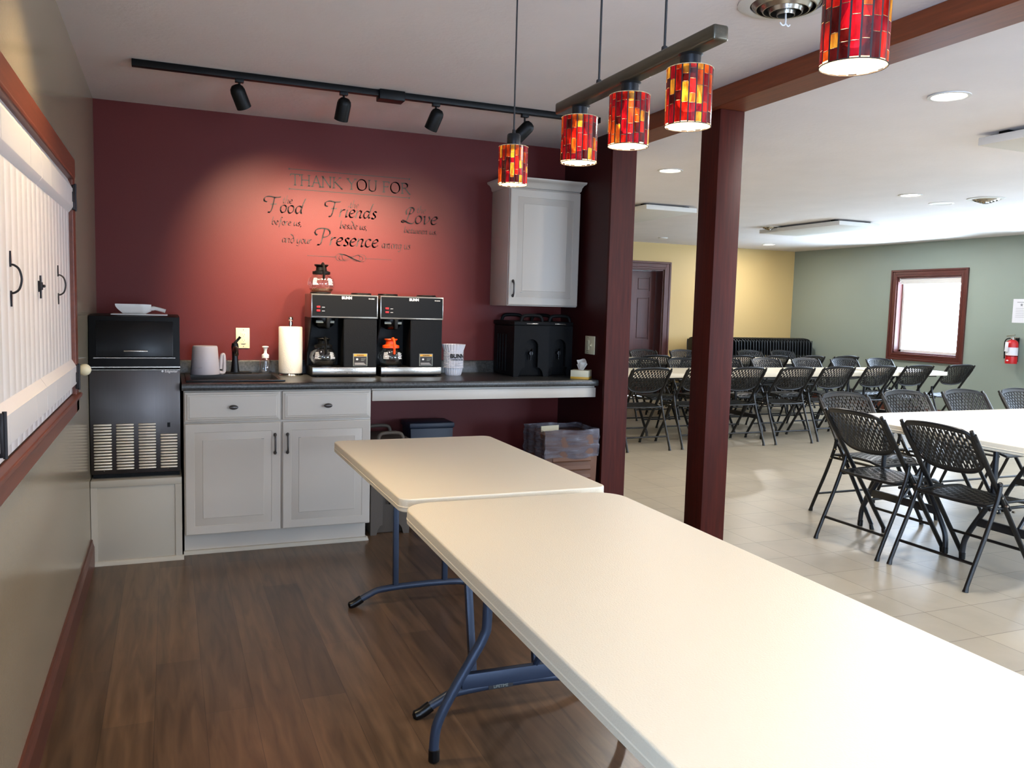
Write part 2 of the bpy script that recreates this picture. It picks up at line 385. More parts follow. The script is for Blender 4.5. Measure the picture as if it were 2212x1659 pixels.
struct('wall_back', MB().box(0, 2.895, 0, .15, 0, H), 'red_paint')
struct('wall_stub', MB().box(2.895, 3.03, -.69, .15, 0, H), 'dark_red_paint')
struct('wall_passage', MB().box(2.9, 3.03, .15, YN, 0, H), 'yellow_paint')
def wall_open(mb, axis, fix0, fix1, a0, a1, z0, z1, holes):
    """wall with rectangular openings; holes (a0,a1,z0,z1)"""
    cuts = sorted(holes); pos = a0
    def B(p, q, r, s_):
        if q-p > 1e-4 and s_-r > 1e-4:
            if axis == 'E': mb.box(fix0, fix1, p, q, r, s_)
            else: mb.box(p, q, fix0, fix1, r, s_)
    for h in cuts:
        B(pos, h[0], z0, z1); B(h[0], h[1], z0, h[2]); B(h[0], h[1], h[3], z1); pos = h[1]
    B(pos, a1, z0, z1); return mb
struct('wall_right', wall_open(MB(), 'E', XE, XE+.2, YS, YN+.3, 0, H, [v[1:] for v in WIN.values() if v[0] == 'E']), 'green_paint')
struct('wall_left', wall_open(MB(), 'E', -.2, 0, YS, .15, 0, H, [v[1:] for v in WIN.values() if v[0] == 'W']), 'sage_beige_paint')
struct('wall_front', wall_open(MB(), 'S', YS-.2, YS, -.2, XE+.2, 0, H, [v[1:] for v in WIN.values() if v[0] == 'S']), 'sage_beige_paint')
DX0, DX1, DZ = 6.86, 7.70, 2.04
struct('wall_hall_back', wall_open(MB(), 'N', YN, YN+.3, 2.9, XE, 0, H, [(DX0, DX1, 0, DZ)]), 'yellow_paint')

# beam and posts between the kitchen and the hall
struct('trim_1', MB().box(2.848, 3.034, YS+.01, .0-.69, 2.366, H-.001, .003), 'mahogany_along_lit')
b = MB(); b.box(2.868, 3.036, -.712, -.688, 0, 2.366, .002); struct('trim_2', b, 'mahogany')
b = MB(); b.box(2.885, 3.03, -1.752, -1.60, 0, 2.366, .003)
tag(obj('support_post', b, 'mahogany'), 'square mahogany post standing alone under the beam, between kitchen and hall', 'post')

# baseboards
def base_profile(d, h): return [(0, 0), (d, 0), (d, h*.72), (d*.62, h*.86), (d*.5, h), (0, h)]
b = MB(); b.prism([(x, z) for x, z in base_profile(.016, .14)], YS+.01, -.60, 'y'); struct('baseboard_left', b, 'baseboard_wood')
b = MB(); b.prism([(YN-x, z) for x, z in base_profile(.016, .11)], DX1+.12, XE, 'x'); struct('baseboard_back', b, 'baseboard_wood')
b = MB(); b.prism([(XE-x, z) for x, z in base_profile(.016, .11)], YS+.01, YN, 'y'); struct('baseboard_right', b, 'baseboard_wood')

# windows
def casing(mb, wall, a0, a1, z0, z1, w=.10, d=.022):
    """picture-frame casing with stepped profile on the inner face of the wall"""
    def B(p, q, r, s_, dd):
        if wall == 'E': mb.box(XE-dd, XE+.001, p, q, r, s_, .004)
        elif wall == 'W': mb.box(-.001, dd, p, q, r, s_, .004)
        else: mb.box(p, q, YS-.001, YS+dd, r, s_, .004)
    for k, (o, i, dd) in enumerate([(w, w*.72, d*1.25), (w*.72, w*.30, d*.75), (w*.30, 0, d)]):
        B(a0-o, a0-i, z0-o, z1+o, dd); B(a1+i, a1+o, z0-o, z1+o, dd)
        B(a0-i, a1+i, z1+i, z1+o, dd); B(a0-i, a1+i, z0-o, z0-i, dd)
for n, (w, a0, a1, z0, z1) in WIN.items():
    mb = MB(); casing(mb, w, a0, a1, z0, z1)
    root = struct(n, mb, 'door_wood')
    # jamb lining
    j = MB(); t = .018
    for (p, q, r, s_) in ((a0, a0+t, z0, z1), (a1-t, a1, z0, z1), (a0, a1, z0, z0+t), (a0, a1, z1-t, z1)):
        if w == 'E': j.box(XE, XE+.19, p, q, r, s_)
        elif w == 'W': j.box(-.19, 0, p, q, r, s_)
        else: j.box(p, q, YS-.19, YS, r, s_)
    struct('window_jamb', j, 'door_wood', root)
    s_ = MB(); f = .035
    for (p, q, r, u_) in ((a0+t, a0+t+f, z0+t, z1-t), (a1-t-f, a1-t, z0+t, z1-t), (a0+t, a1-t, z0+t, z0+t+f), (a0+t, a1-t, z1-t-f, z1-t)):
        if w == 'E': s_.box(XE+.10, XE+.14, p, q, r, u_, .003)
        elif w == 'W': s_.box(-.14, -.10, p, q, r, u_, .003)
        else: s_.box(p, q, YS-.14, YS-.10, r, u_, .003)
    struct('window_sash', s_, 'white_plastic', root)
    g = MB()
    if w == 'E': g.box(XE+.118, XE+.122, a0+t+f, a1-t-f, z0+t+f, z1-t-f)
    elif w == 'W': g.box(-.122, -.118, a0+t+f, a1-t-f, z0+t+f, z1-t-f)
    else: g.box(a0+t+f, a1-t-f, YS-.122, YS-.118, z0+t+f, z1-t-f)
    struct('window_pane', g, 'glass', root)
b = MB(); b.cyl((XE+.05, 2.965, 1.925), (XE+.05, 3.985, 1.925), .024, n=20); b.box(XE+.028, XE+.034, 2.97, 3.98, 1.868, 1.925)
sh = thing('roller_shade', 'white roller shade rolled up at the top of the hall window', 'shade', (0, 0, 0)); obj('shade_roll', b, 'white_plastic', sh)
for ya in (2.951, 3.987): obj('bracket', MB().box(XE+.02, XE+.09, ya, ya+.012, 1.90, 1.95), 'white_metal', sh)
# outside: pale ground, and a stacked column standing in for indistinct overexposed shapes
struct('ground_outside', MB().box(XE+.25, XE+16, -14, 16, -.4, -.3), 'ext_ground')
b = MB()
for k in range(22):
    z = .2+k*.135; dx = random.uniform(-.03, .03)
    for q in range(3): b.box(XE+5.0, XE+5.4, 6.15+q*.14+dx, 6.15+q*.14+.11+dx, z, z+.09, .01)
tag(obj('pillar_stand_in', b, 'ext_stand_in'), 'pale stacked pillar outside, standing in for an indistinct shape beyond the hall window', 'pillar')

# hall door (recessed six panel door with fluted casing)
b = MB()
for o, i, dd in ((.12, .088, .03), (.088, .03, .02), (.03, 0, .026)):
    b.box(DX0-o, DX0-i, YN-dd, YN, 0, DZ+o, .004); b.box(DX1+i, DX1+o, YN-dd, YN, 0, DZ+o, .004); b.box(DX0-i, DX1+i, YN-dd, YN, DZ+i, DZ+o, .004)
for x in (DX0, DX1-.02): b.box(x, x+.02, YN, YN+.29, 0, DZ)
b.box(DX0, DX1, YN, YN+.29, DZ-.02, DZ)
dr = struct('door_1', b, 'door_wood')
b = MB(); dw = DX1-DX0-.046; x0 = DX0+.023; yy = YN+.20
b.box(x0, x0+dw, yy+.012, yy+.04, .008, DZ-.022)
cols = [(x0+.11, x0+dw/2-.055), (x0+dw/2+.055, x0+dw-.11)]; rows = [(.24, .74), (.92, 1.60), (1.70, 1.92)]
zs = [.008]+[z for r_ in rows for z in r_]+[DZ-.022]
for k in range(0, len(zs), 2): b.box(x0, x0+dw, yy, yy+.013, zs[k], zs[k+1])
for xa, xb in ((x0, cols[0][0]), (cols[0][1], cols[1][0]), (cols[1][1], x0+dw)):
    for ra, rb in rows: b.box(xa, xb, yy, yy+.013, ra, rb)
for cx_ in cols:
    for rz_ in rows: b.box(cx_[0]+.02, cx_[1]-.02, yy+.002, yy+.014, rz_[0]+.02, rz_[1]-.02, .009)
struct('door_panel', b, 'door_wood', dr)

# ------------------------------------------------------------------ pass-through with white plank shutters on the left wall
Y0s, Y1s, YM = -3.20, -1.402, -2.30
b = MB()
b.box(0, .022, Y1s, -1.312, .888, 1.925, .003); b.box(0, .022, -3.29, Y0s, .888, 1.925, .003)
b.box(0, .024, -3.29, -1.312, 1.848, 1.925, .003); b.box(0, .022, -3.29, -1.312, .888, .947, .003)
b.box(0, .034, -3.30, -1.302, .945, .962, .004); b.box(.0, .030, Y0s, Y1s, 1.834, 1.850, .006)
tr = struct('trim_3', b, 'casing_wood')
def shutter(y0, y1, label):
    t = thing('plank_shutter', label, 'shutter', (0.001, (y0+y1)/2, .968)); h = .868; w = y1-y0-.003
    b = MB(); n = 10; pw = w/n
    for k in range(n):
        a = -w/2+k*pw; b.prism([(a+.0003, 0), (a+pw-.0003, 0), (a+pw-.0003, .0042), (a+pw-.0016, .005), (a+.0016, .005), (a+.0003, .0042)], 0, h, 'z', M=Matrix(((0, 1, 0, 0), (1, 0, 0, 0), (0, 0, 1, 0), (0, 0, 0, 1))))
    obj('plank_panel', b, 'white_shutter', t)
    for z0, z1, zt, zb in ((.754, .832, .866, .732), (.039, .115, .142, .036)):
        b = MB(); b.prism([(.004, zb), (.021, z0), (.022, z0+.003), (.022, z1-.002), (.020, z1), (.004, zt)], -w/2+.001, w/2-.001, 'y')
        for yy_ in (-w/4, w/4): b.box(.0221, .0225, yy_-.0008, yy_+.0008, z0+.003, z1-.002)
        obj('rail', b, 'white_shutter', t)
    return t, h, w
def strap_hinge(t, yl, z, s):
    b = MB(); b.box(.018, .029, yl-.010, yl+.012, z-.050, z+.050, .002); b.box(.022, .027, yl-.035 if s > 0 else yl, yl+.0 if s > 0 else yl+.035, z-.02, z+.02, .002)
    b.cyl((.030, yl+.004, z-.054), (.030, yl+.004, z+.054), .005, n=10); obj('hinge', b, 'black_iron', t)
def pull(t, y):
    zc = .437; b = MB(); b.tube([(.008, y, zc-.036), (.016, y, zc-.034), (.026, y, zc-.024), (.031, y, zc), (.026, y, zc+.024), (.016, y, zc+.034), (.008, y, zc+.036)], .0028, 8, 4)
    for s in (-1, 1): b.prism([(y-.003, zc+s*.030), (y-.006, zc+s*.044), (y-.002, zc+s*.070), (y+.002, zc+s*.070), (y+.006, zc+s*.044), (y+.003, zc+s*.030)][::s], .005, .009, 'x')
    obj('handle', b, 'black_iron', t)
t, h, w = shutter(YM, Y1s, 'white plank shutter nearer the red wall, hinged by the ice machine')
strap_hinge(t, w/2+.002, .795, 1); strap_hinge(t, w/2+.002, .068, 1); pull(t, -1.82-(YM+Y1s)/2)
t, h, w = shutter(Y0s, YM, 'white plank shutter at the left edge, nearer the camera')
strap_hinge(t, -w/2+.01, .795, -1); strap_hinge(t, -w/2+.11, .080, -1); pull(t, -2.80-(YM+Y0s)/2)
b = MB(); b.box(.005, .009, w/2-.014, w/2-.001, .408, .442, .001); b.box(.009, .018, w/2-.016, w/2-.001, .414, .438, .002); b.cyl((.012, w/2-.009, .388), (.012, w/2-.009, .458), .003, n=8)
b.ball((.021, w/2-.009, .426), .005, n=10); obj('latch', b, 'black_iron', t)
b = MB(); b.lathe([(.012, 0), (.012, .01), (.02, .014)], 16, M=Matrix.Rotation(pi/2, 4, 'Y')); b.ball((.034, 0, 0), .026, n=20)
tag(obj('wall_bumper', b, 'cream_ball', None, loc=(0, -1.18, 1.047)), 'round cream bumper on the left wall beside the shutter hinge', 'bumper')

# ------------------------------------------------------------------ ice machine on its white plinth
t = thing('plinth', 'white boxed plinth under the ice machine', 'plinth', (0, -.31, 0))
b = MB(); b.box(.002, .430, -.31, .30, 0, .438, .002); obj('box_body', b, 'white_trim', t)
b = MB(); b.box(.002, .430, -.318, -.31, .405, .44, .002); b.box(.002, .030, -.316, -.31, .02, .405); b.box(.398, .430, -.316, -.31, .02, .405); obj('face_frame', b, 'white_trim', t)
b = MB(); b.prism([(-.31, 0), (-.328, 0), (-.328, .008), (-.318, .022), (-.31, .024)], .002, .438, 'x'); obj('shoe_mould', b, 'white_trim', t)
t = thing('ice_machine', 'black and stainless ice machine on the white plinth', 'ice machine', (.215, -.31, .44))
b = MB(); b.box(-.205, .205, -.24, .28, .0, .03); b.box(-.212, .212, -.278, .28, .028, .565, .003); obj('body', b, 'black_plastic', t)
b = MB(); b.box(-.212, .211, -.291, -.276, .028, .562, .003); fr = obj('front_panel', b, 'steel_dark', t)
for k, xx in enumerate((-.155, -.052, .052, .155)):
    b = MB(); top = .290 if k < 3 else .232
    nn = 16 if k < 3 else 12
    for q in range(nn):
        z = top-(q+1)*(top-.048)/nn
        b.box(xx-.042, xx+.042, -.2985, -.284, z, z+.0108, .0052, 3)
    obj('louvre_bank', b, 'louvre_steel_lit', fr)
b = MB(); b.box(.148, .162, -.2925, -.291, .262, .286); obj('latch_slot', b, 'black_plastic', fr)
b = MB(); b.m('white_print'); b.text('Edgestar', .018, Matrix.Translation((.170, -.2915, .547)) @ Matrix.Rotation(pi/2, 4, 'X'), .0004, .0003); b.lathe([(.0055, 0), (.0055, .001)], 16, M=Matrix.Translation((.128, -.2915, .553)) @ Matrix.Rotation(pi/2, 4, 'X')); obj('badge', b, None, fr)
for xx in (-.15, 0, .15):
    b = MB(); b.ball((xx, -.2915, .045), .003, n=8); obj('screw', b, 'steel', fr)
b = MB(); b.prism([(-.292, .57), (-.292, .615), (-.262, .83), (-.235, .836), (.28, .836), (.28, .57)], -.212, .212, 'x', .004)
hood = obj('bin_hood', b, 'black_plastic', t)
b = MB(); b.box(-.213, .213, -.2935, -.286, .572, .577); b.box(-.213, .213, -.2935, -.286, .560, .562); obj('trim_line', b, 'steel', t)
an = math.atan2(.030, .215)
Md = Matrix.Translation((0, -.2925, .615)) @ Matrix.Rotation(-an, 4, 'X')
b = MB(); b.box(-.180, .180, -.004, .004, .012, .195, .003, M=Md); dd = obj('bin_door', b, 'black_gloss', t)
b = MB(); b.box(-.19, .19, -.006, .0, .004, .008, M=Md); obj('door_lip', b, 'steel', dd)
b = MB(); b.box(-.052, .060, -.020, -.014, .036, .044, .002, M=Md); b.box(-.050, -.044, -.016, -.003, .036, .042, M=Md); b.box(.052, .058, -.016, -.003, .036, .042, M=Md); obj('door_handle', b, 'steel', dd)
t = thing('cutting_board', 'thin white tray lying on top of the ice machine', 'tray', (.235, -.42, 1.2765)); obj('tray_body', MB().box(-.135, .135, -.09, .12, 0, .006, .002), 'white_plastic', t)
t = thing('ice_scoop', 'white plastic ice scoop lying on the tray', 'scoop', (.235, -.43, 1.2825))
b = MB(); L1 = []
def scoop(u, v):     # u along length, v across
    a = (v-.5)*pi*1.05; k = min(1, .30+u*1.9) if u < .4 else 1
    r = .036*(1 if u > .0 else 1); x = .055-.135*u-(0 if u < .8 else 0); rr = r*(.55+.45*min(1, u*4))
    return (x - .045*(abs(math.sin(a))**2)*(u)*.8, math.sin(a)*rr, .036-math.cos(a)*rr*1.0+.012*abs(math.sin(a)))
b.sheet(scoop, 16, 16, lambda i, j: True, .003); obj('bowl', b, 'white_plastic', t)
b = MB(); b.tube([(.048, 0, .028), (.075, 0, .030), (.125, 0, .017)], [.012, .010, .011], 12, 5, flat=1.4); obj('handle', b, 'white_plastic', t)

# ------------------------------------------------------------------ base cabinet
def raised_panel(mb, x0, x1, z0, z1, y, fr, small=False):
    """thermofoil door or drawer front facing -y, front plane y"""
    mb.box(x0, x1, y+.002, y+.019, z0, z1, .003)
    def ring(o, i, d0, d1):
        # bevelled frame ring between offsets o and i with depth d0..d1 (towards the viewer negative)
        A = [(x0+o, z0+o), (x1-o, z0+o), (x1-o, z1-o), (x0+o, z1-o)]; B = [(x0+i, z0+i), (x1-i, z0+i), (x1-i, z1-i), (x0+i, z1-i)]
        for k in range(4):
            j = (k+1) % 4; mb.quad((A[k][0], y+d0, A[k][1]), (A[j][0], y+d0, A[j][1]), (B[j][0], y+d1, B[j][1]), (B[k][0], y+d1, B[k][1]))
    if small: seq = [(.0025, 0), (fr*.35, 0), (fr*.55, -.003), (fr*.9, -.003), (fr, -.006)]; seq = [(.003, .002), (fr*.5, 0), (fr*.62, -.003), (fr*.95, -.0035), (fr*1.1, -.0055)]
    else: seq = [(.003, .002), (fr*.1, 0), (fr-.006, 0), (fr, .008), (fr+.007, .003), (fr+.014, .013), (fr+.032, .005), (fr+.036, .001), (fr+.037, 0)]
    for (o, d0), (i, d1) in zip(seq, seq[1:]): ring(o, i, d0, d1)
    o, d = seq[-1]; mb.quad((x0+o, y+d, z0+o), (x1-o, y+d, z0+o), (x1-o, y+d, z1-o), (x0+o, y+d, z1-o)); return mb
def cup_pull(mb, z0, z1, y):
    zc = (z0+z1)/2
    mb.tube([(0, y, z1-.004), (0, y-.012, z1-.012), (0, y-.020, z1-.028), (0, y-.021, zc), (0, y-.020, z0+.028), (0, y-.012, z0+.012), (0, y, z0+.004)], .0052, 10, 4)
    for z in (z0+.009, z1-.009): mb.ball((0, y-.004, z), .009, (1, .6, 1.2), 12)
    return mb
t = thing('base_cabinet', 'white two-door base cabinet with two drawers under the sink', 'cabinet', (.937, -.30, 0))
X = lambda x: x-.937
b = MB(); b.box(X(.442), X(1.430), -.302, .298, .115, .895, .002); obj('carcass', b, 'white_cabinet', t)
b = MB(); b.box(X(.442), X(1.418), -.245, .20, 0, .115); obj('toe_kick', b, 'white_cabinet', t)
b = MB(); b.prism([(-.245, 0), (-.263, 0), (-.263, .008), (-.256, .02), (-.245, .022)], X(.438), X(1.432), 'x'); b.prism([(X(1.418), 0), (X(1.436), 0), (X(1.436), .008), (X(1.428), .02), (X(1.418), .022)], -.26, .1, 'y'); obj('shoe_mould', b, 'white_trim', t)
for (xa, xb), px, name in (((.446, .932), .903, 'l'), ((.942, 1.427), .969, 'r')):
    d = obj('drawer', raised_panel(MB(), X(xa), X(xb), .726, .883, -.321, .022, True), 'white_cabinet', t)
    b = MB(); xc = X((xa+xb)/2); b.ball((xc, -.345, .803), .02, (1.15, .5, .62), 16); b.cyl((xc, -.325, .803), (xc, -.342, .803), .007, .01, 12); b.box(xc-.019, xc+.019, -.3562, -.3550, .802, .8045); obj('knob', b, 'pewter', d)
    d = obj('door', raised_panel(MB(), X(xa), X(xb), .121, .716, -.321, .052), 'white_cabinet', t)
    b = cup_pull(MB(), .540, .656, -.322); o = obj('handle', b, 'pewter', d); o.location = (X(px), 0, 0)
    s_ = MB(); s_.box(X(px+(-.072 if name == 'l' else .058)), X(px+(-.058 if name == 'l' else .072)), -.3215, -.3205, .626, .628); obj('sticker', s_, 'ink_grey', d)
t = thing('counter_apron', 'long white apron board under the open end of the counter', 'apron', (2.148, -.60, .82))
obj('board', MB().box(-.712, .713, -.015, .003, 0, .060, .002), 'white_cabinet', t); obj('cleat', MB().box(-.712, .713, .004, .020, .045, .074), 'white_cabinet', t)

# countertop with a cut-out for the sink
t = thing('countertop', 'long dark speckled laminate countertop along the red wall', 'countertop', (1.65, -.32, .931))
x0, x1, y0, y1 = .434-1.65, 2.863-1.65, -.645+.32, 0+.319; hx0, hx1, hy0, hy1 = .475-1.65, .945-1.65, -.54+.32, -.09+.32
b = MB(); b.box(x0, x1, y0+.03, hy0, -.038, 0); b.box(x0, x1, hy1, y1, -.038, 0); b.box(x0, hx0, hy0, hy1, -.038, 0); b.box(hx1, x1, hy0, hy1, -.038, 0)
b.prism([(y0+.03, -.038), (y0+.006, -.038), (y0, -.030), (y0, -.010), (y0+.004, -.003), (y0+.012, 0), (y0+.03, 0)], x0, x1, 'x')
obj('slab', b, 'laminate', t)
b = MB(); b.prism([(y1-.02, 0), (y1-.02, .070), (y1-.016, .078), (y1, .080), (y1, 0)], x0, x1, 'x'); obj('backsplash', b, 'laminate', t)
b = MB(); b.box(x0, x1, y0+.03, y1, -.0385, -.0382); 
b.bm.free()
t = thing('sink', 'black composite drop-in sink let into the counter', 'sink', (.71, -.315, .931))
b = MB(); a = .255; c = .25; i = .030
b.box(-a, a, -c, -c+i, .0005, .010, .003); b.box(-a, a, c-.10, c, .0005, .010, .003); b.box(-a, -a+i, -c+i, c-.10, .0005, .010, .003); b.box(a-i, a, -c+i, c-.10, .0005, .010, .003); obj('rim', b, 'sink_black', t)
b = MB(); xi, yi0, yi1 = a-i, -c+i, c-.10
for p in (((-xi, yi0), (xi, yi0)), ((xi, yi0), (xi, yi1)), ((xi, yi1), (-xi, yi1)), ((-xi, yi1), (-xi, yi0))):
    b.quad((p[0][0], p[0][1], .006), (p[1][0], p[1][1], .006), (p[1][0]*.96, p[1][1]*.96, -.17), (p[0][0]*.96, p[0][1]*.96, -.17))
b.quad((-xi*.96, yi0*.96, -.17), (xi*.96, yi0*.96, -.17), (xi*.96, yi1*.96, -.17), (-xi*.96, yi1*.96, -.17)); obj('basin', b, 'sink_black', t)
t = thing('faucet', 'black single-lever faucet behind the sink', 'faucet', (.733, -.11, .9415))
b = MB(); b.box(-.075, .095, -.026, .026, 0, .008, .004); obj('deck_plate', b, 'black_gloss', t)
b = MB(); b.lathe([(.026, .006), (.024, .02), (.019, .06), (.0165, .09), (.018, .13), (.021, .155), (.017, .175), (0, .183)], 24); b.tube([(0, 0, .13), (0, -.05, .148), (0, -.10, .138), (0, -.125, .115)], [.016, .014, .012, .012], 12, 5); obj('body', b, 'black_gloss', t)
b = MB(); b.tube([(-.004, 0, .172), (.012, .004, .19), (.030, .006, .212)], [.008, .007, .009], 12, 4, flat=1.3); obj('lever', b, 'black_gloss', t)

# outlets on the walls
def outlet_plate(label, loc, M, w, h, kinds):
    t = thing('outlet_plate', label, 'outlet', loc); t.matrix_world = Matrix.Translation(Vector(loc)) @ M
    obj('plate', MB().box(-w/2, w/2, -.006, 0, -h/2, h/2, .0025), 'ivory_plastic', t)
    for k, x in kinds:
        if k == 'duplex':
            b = MB(); b.box(x-.0165, x+.0165, -.0085, -.005, -.033, .033, .001); r_ = obj('receptacle', b, 'ivory_plastic', t)
            b = MB()
            for z in (.018, -.016):
                b.box(x-.007, x-.0052, -.0092, -.008, z, z+.007); b.box(x+.0052, x+.007, -.0092, -.008, z, z+.007); b.ball((x, -.0084, z-.006), .0022, n=8)
            b.box(x-.012, x+.012, -.009, -.008, -.036, -.0335); obj('slots', b, 'ivory_dark', r_)
        else:
            b = MB(); b.box(x-.005, x+.005, -.008, -.005, -.012, .012, .001); b.box(x-.0035, x+.0035, -.018, -.006, -.002, .008, .001, M=Matrix.Rotation(R(18), 4, 'X')); obj('toggle', b, 'ivory_plastic', t)
    b = MB()
    for z in (h*.41, -h*.41): b.ball((kinds[0][1], -.006, z), .003, n=8)
    obj('screw', b, 'ivory_dark', t); return t
outlet_plate('ivory outlet plate on the red wall behind the faucet', (.785, 0, 1.143), Matrix.Identity(4), .079, .122, [('duplex', .004)])
outlet_plate('ivory outlet and switch plate on the side wall above the tissue box', (2.895, -.457, 1.14), Matrix.Rotation(-pi/2, 4, 'Z'), .13, .118, [('duplex', -.023), ('toggle', .023)])

# ------------------------------------------------------------------ counter items
CZ = .931
t = thing('pitcher', 'frosted plastic pitcher upside down at the back of the sink', 'pitcher', (.566, -.17, CZ+.0105))
b = MB(); b.lathe([(.076, 0), (.078, .004), (.066, .155), (.062, .162), (0, .164)], 32, cap=False, rad=lambda a, z: 1+.03*math.cos(2*a)); obj('jug', b, 'frosted_plastic', t)
b = MB(); b.tube([(.072, 0, .012), (.10, 0, .01), (.104, 0, .055), (.102, 0, .105), (.094, 0, .112), (.088, 0, .09), (.083, 0, .03)], .010, 10, 4, flat=1.4); obj('handle', b, 'frosted_plastic', t)
b = MB(); b.box(-.05, -.01, -.0800, -.0775, .045, .047, M=Matrix.Rotation(R(-12), 4, 'Y')); obj('marking', b, 'ink_grey', t)
t = thing('soap_dispenser', 'clear soap pump bottle with a white foam pump', 'soap bottle', (.905, -.11, CZ+.0105))
b = MB(); b.lathe([(0, 0), (.036, 0), (.039, .006), (.038, .04), (.033, .07), (.022, .088), (.019, .092)], 28, cap=False); obj('bottle', b, 'soap_clear', t)
b = MB(); b.lathe([(.0205, .089), (.021, .098), (.021, .108), (.012, .114), (.009, .118), (.009, .138), (.012, .142), (.012, .150), (.020, .154), (.018, .159), (0, .161)], 24); obj('pump', b, 'white_plastic', t)
b = MB(); b.cyl((0, 0, .008), (0, 0, .09), .003, n=8); b.lathe([(.014, .012), (.012, .07)], 12); b.bm.faces.ensure_lookup_table(); obj('dip_tube', b, 'soap_clear', t)
t = thing('paper_towel_roll', 'white paper towel roll on a chrome upright holder', 'paper towels', (1.045, -.155, CZ))
b = MB(); b.lathe([(.072, 0), (.074, .004), (.070, .010), (0, .011)], 36); b.cyl((0, 0, .01), (0, 0, .322), .006, n=12); b.lathe([(.011, .300), (.011, .316), (.0075, .32), (.0075, .324)], 20); b.ball((0, 0, .336), .0145, n=20); obj('holder', b, 'chrome', t)
b = MB(); b.lathe([(.066, .014), (.0685, .02), (.069, .15), (.0685, .284), (.066, .289), (.02, .289), (.02, .014)], 40, rad=lambda a, z: 1+.008*math.sin(3*a+z*20)); obj('roll', b, 'paper_white', t)

def carafe(loc, label, hm, tint, group=None):
    t = thing('coffee_carafe', label, 'carafe', loc)
    b = MB(); b.lathe([(0, .001), (.055, .001), (.066, .008), (.076, .035), (.078, .055), (.070, .080), (.052, .100), (.046, .106)], 36, cap=False)
    gl = obj('glass_bowl', b, 'carafe_glass', t)
    b = MB(); b.lathe([(0, .003), (.053, .003), (.064, .009), (.070, .020), (0, .0205)], 36, cap=False); obj('bottom_tint', b, tint, gl)
    b = MB()
    for s0 in (-.62, .62, -1.75):       # printed text columns on the bowl
        for k in range(8):
            z = .078-k*.0052; rr = .0785 if z < .07 else .0745
            wdt = random.uniform(.30, .50) if k else .3
            p = []
            for q in range(5):
                aa = -pi/2+s0-.22+wdt*q/4; rz = .0786-max(0, z-.055)**1.0*.34-max(0, .05-z)*.02; p.append((rz*math.cos(aa), rz*math.sin(aa)))
            for q in range(4): b.quad((p[q][0], p[q][1], z), (p[q+1][0], p[q+1][1], z), (p[q+1][0], p[q+1][1], z+.0026), (p[q][0], p[q][1], z+.0026))
    obj('printed_lines', b, 'white_print', gl)
    b = MB(); b.lathe([(.047, .104), (.052, .106), (.052, .120), (.040, .124), (.032, .128), (.030, .146), (.042, .158), (.040, .162), (.030, .160), (.024, .150), (.024, .130), (0, .128)], 28, cap=False); obj('collar', b, hm, t)
    b = MB(); b.tube([(0, -.036, .160), (0, -.060, .162), (0, -.082, .145), (0, -.090, .11), (0, -.086, .072)], [.011, .011, .010, .010, .009], 12, 5, flat=.7); obj('handle', b, hm, t)
    return t
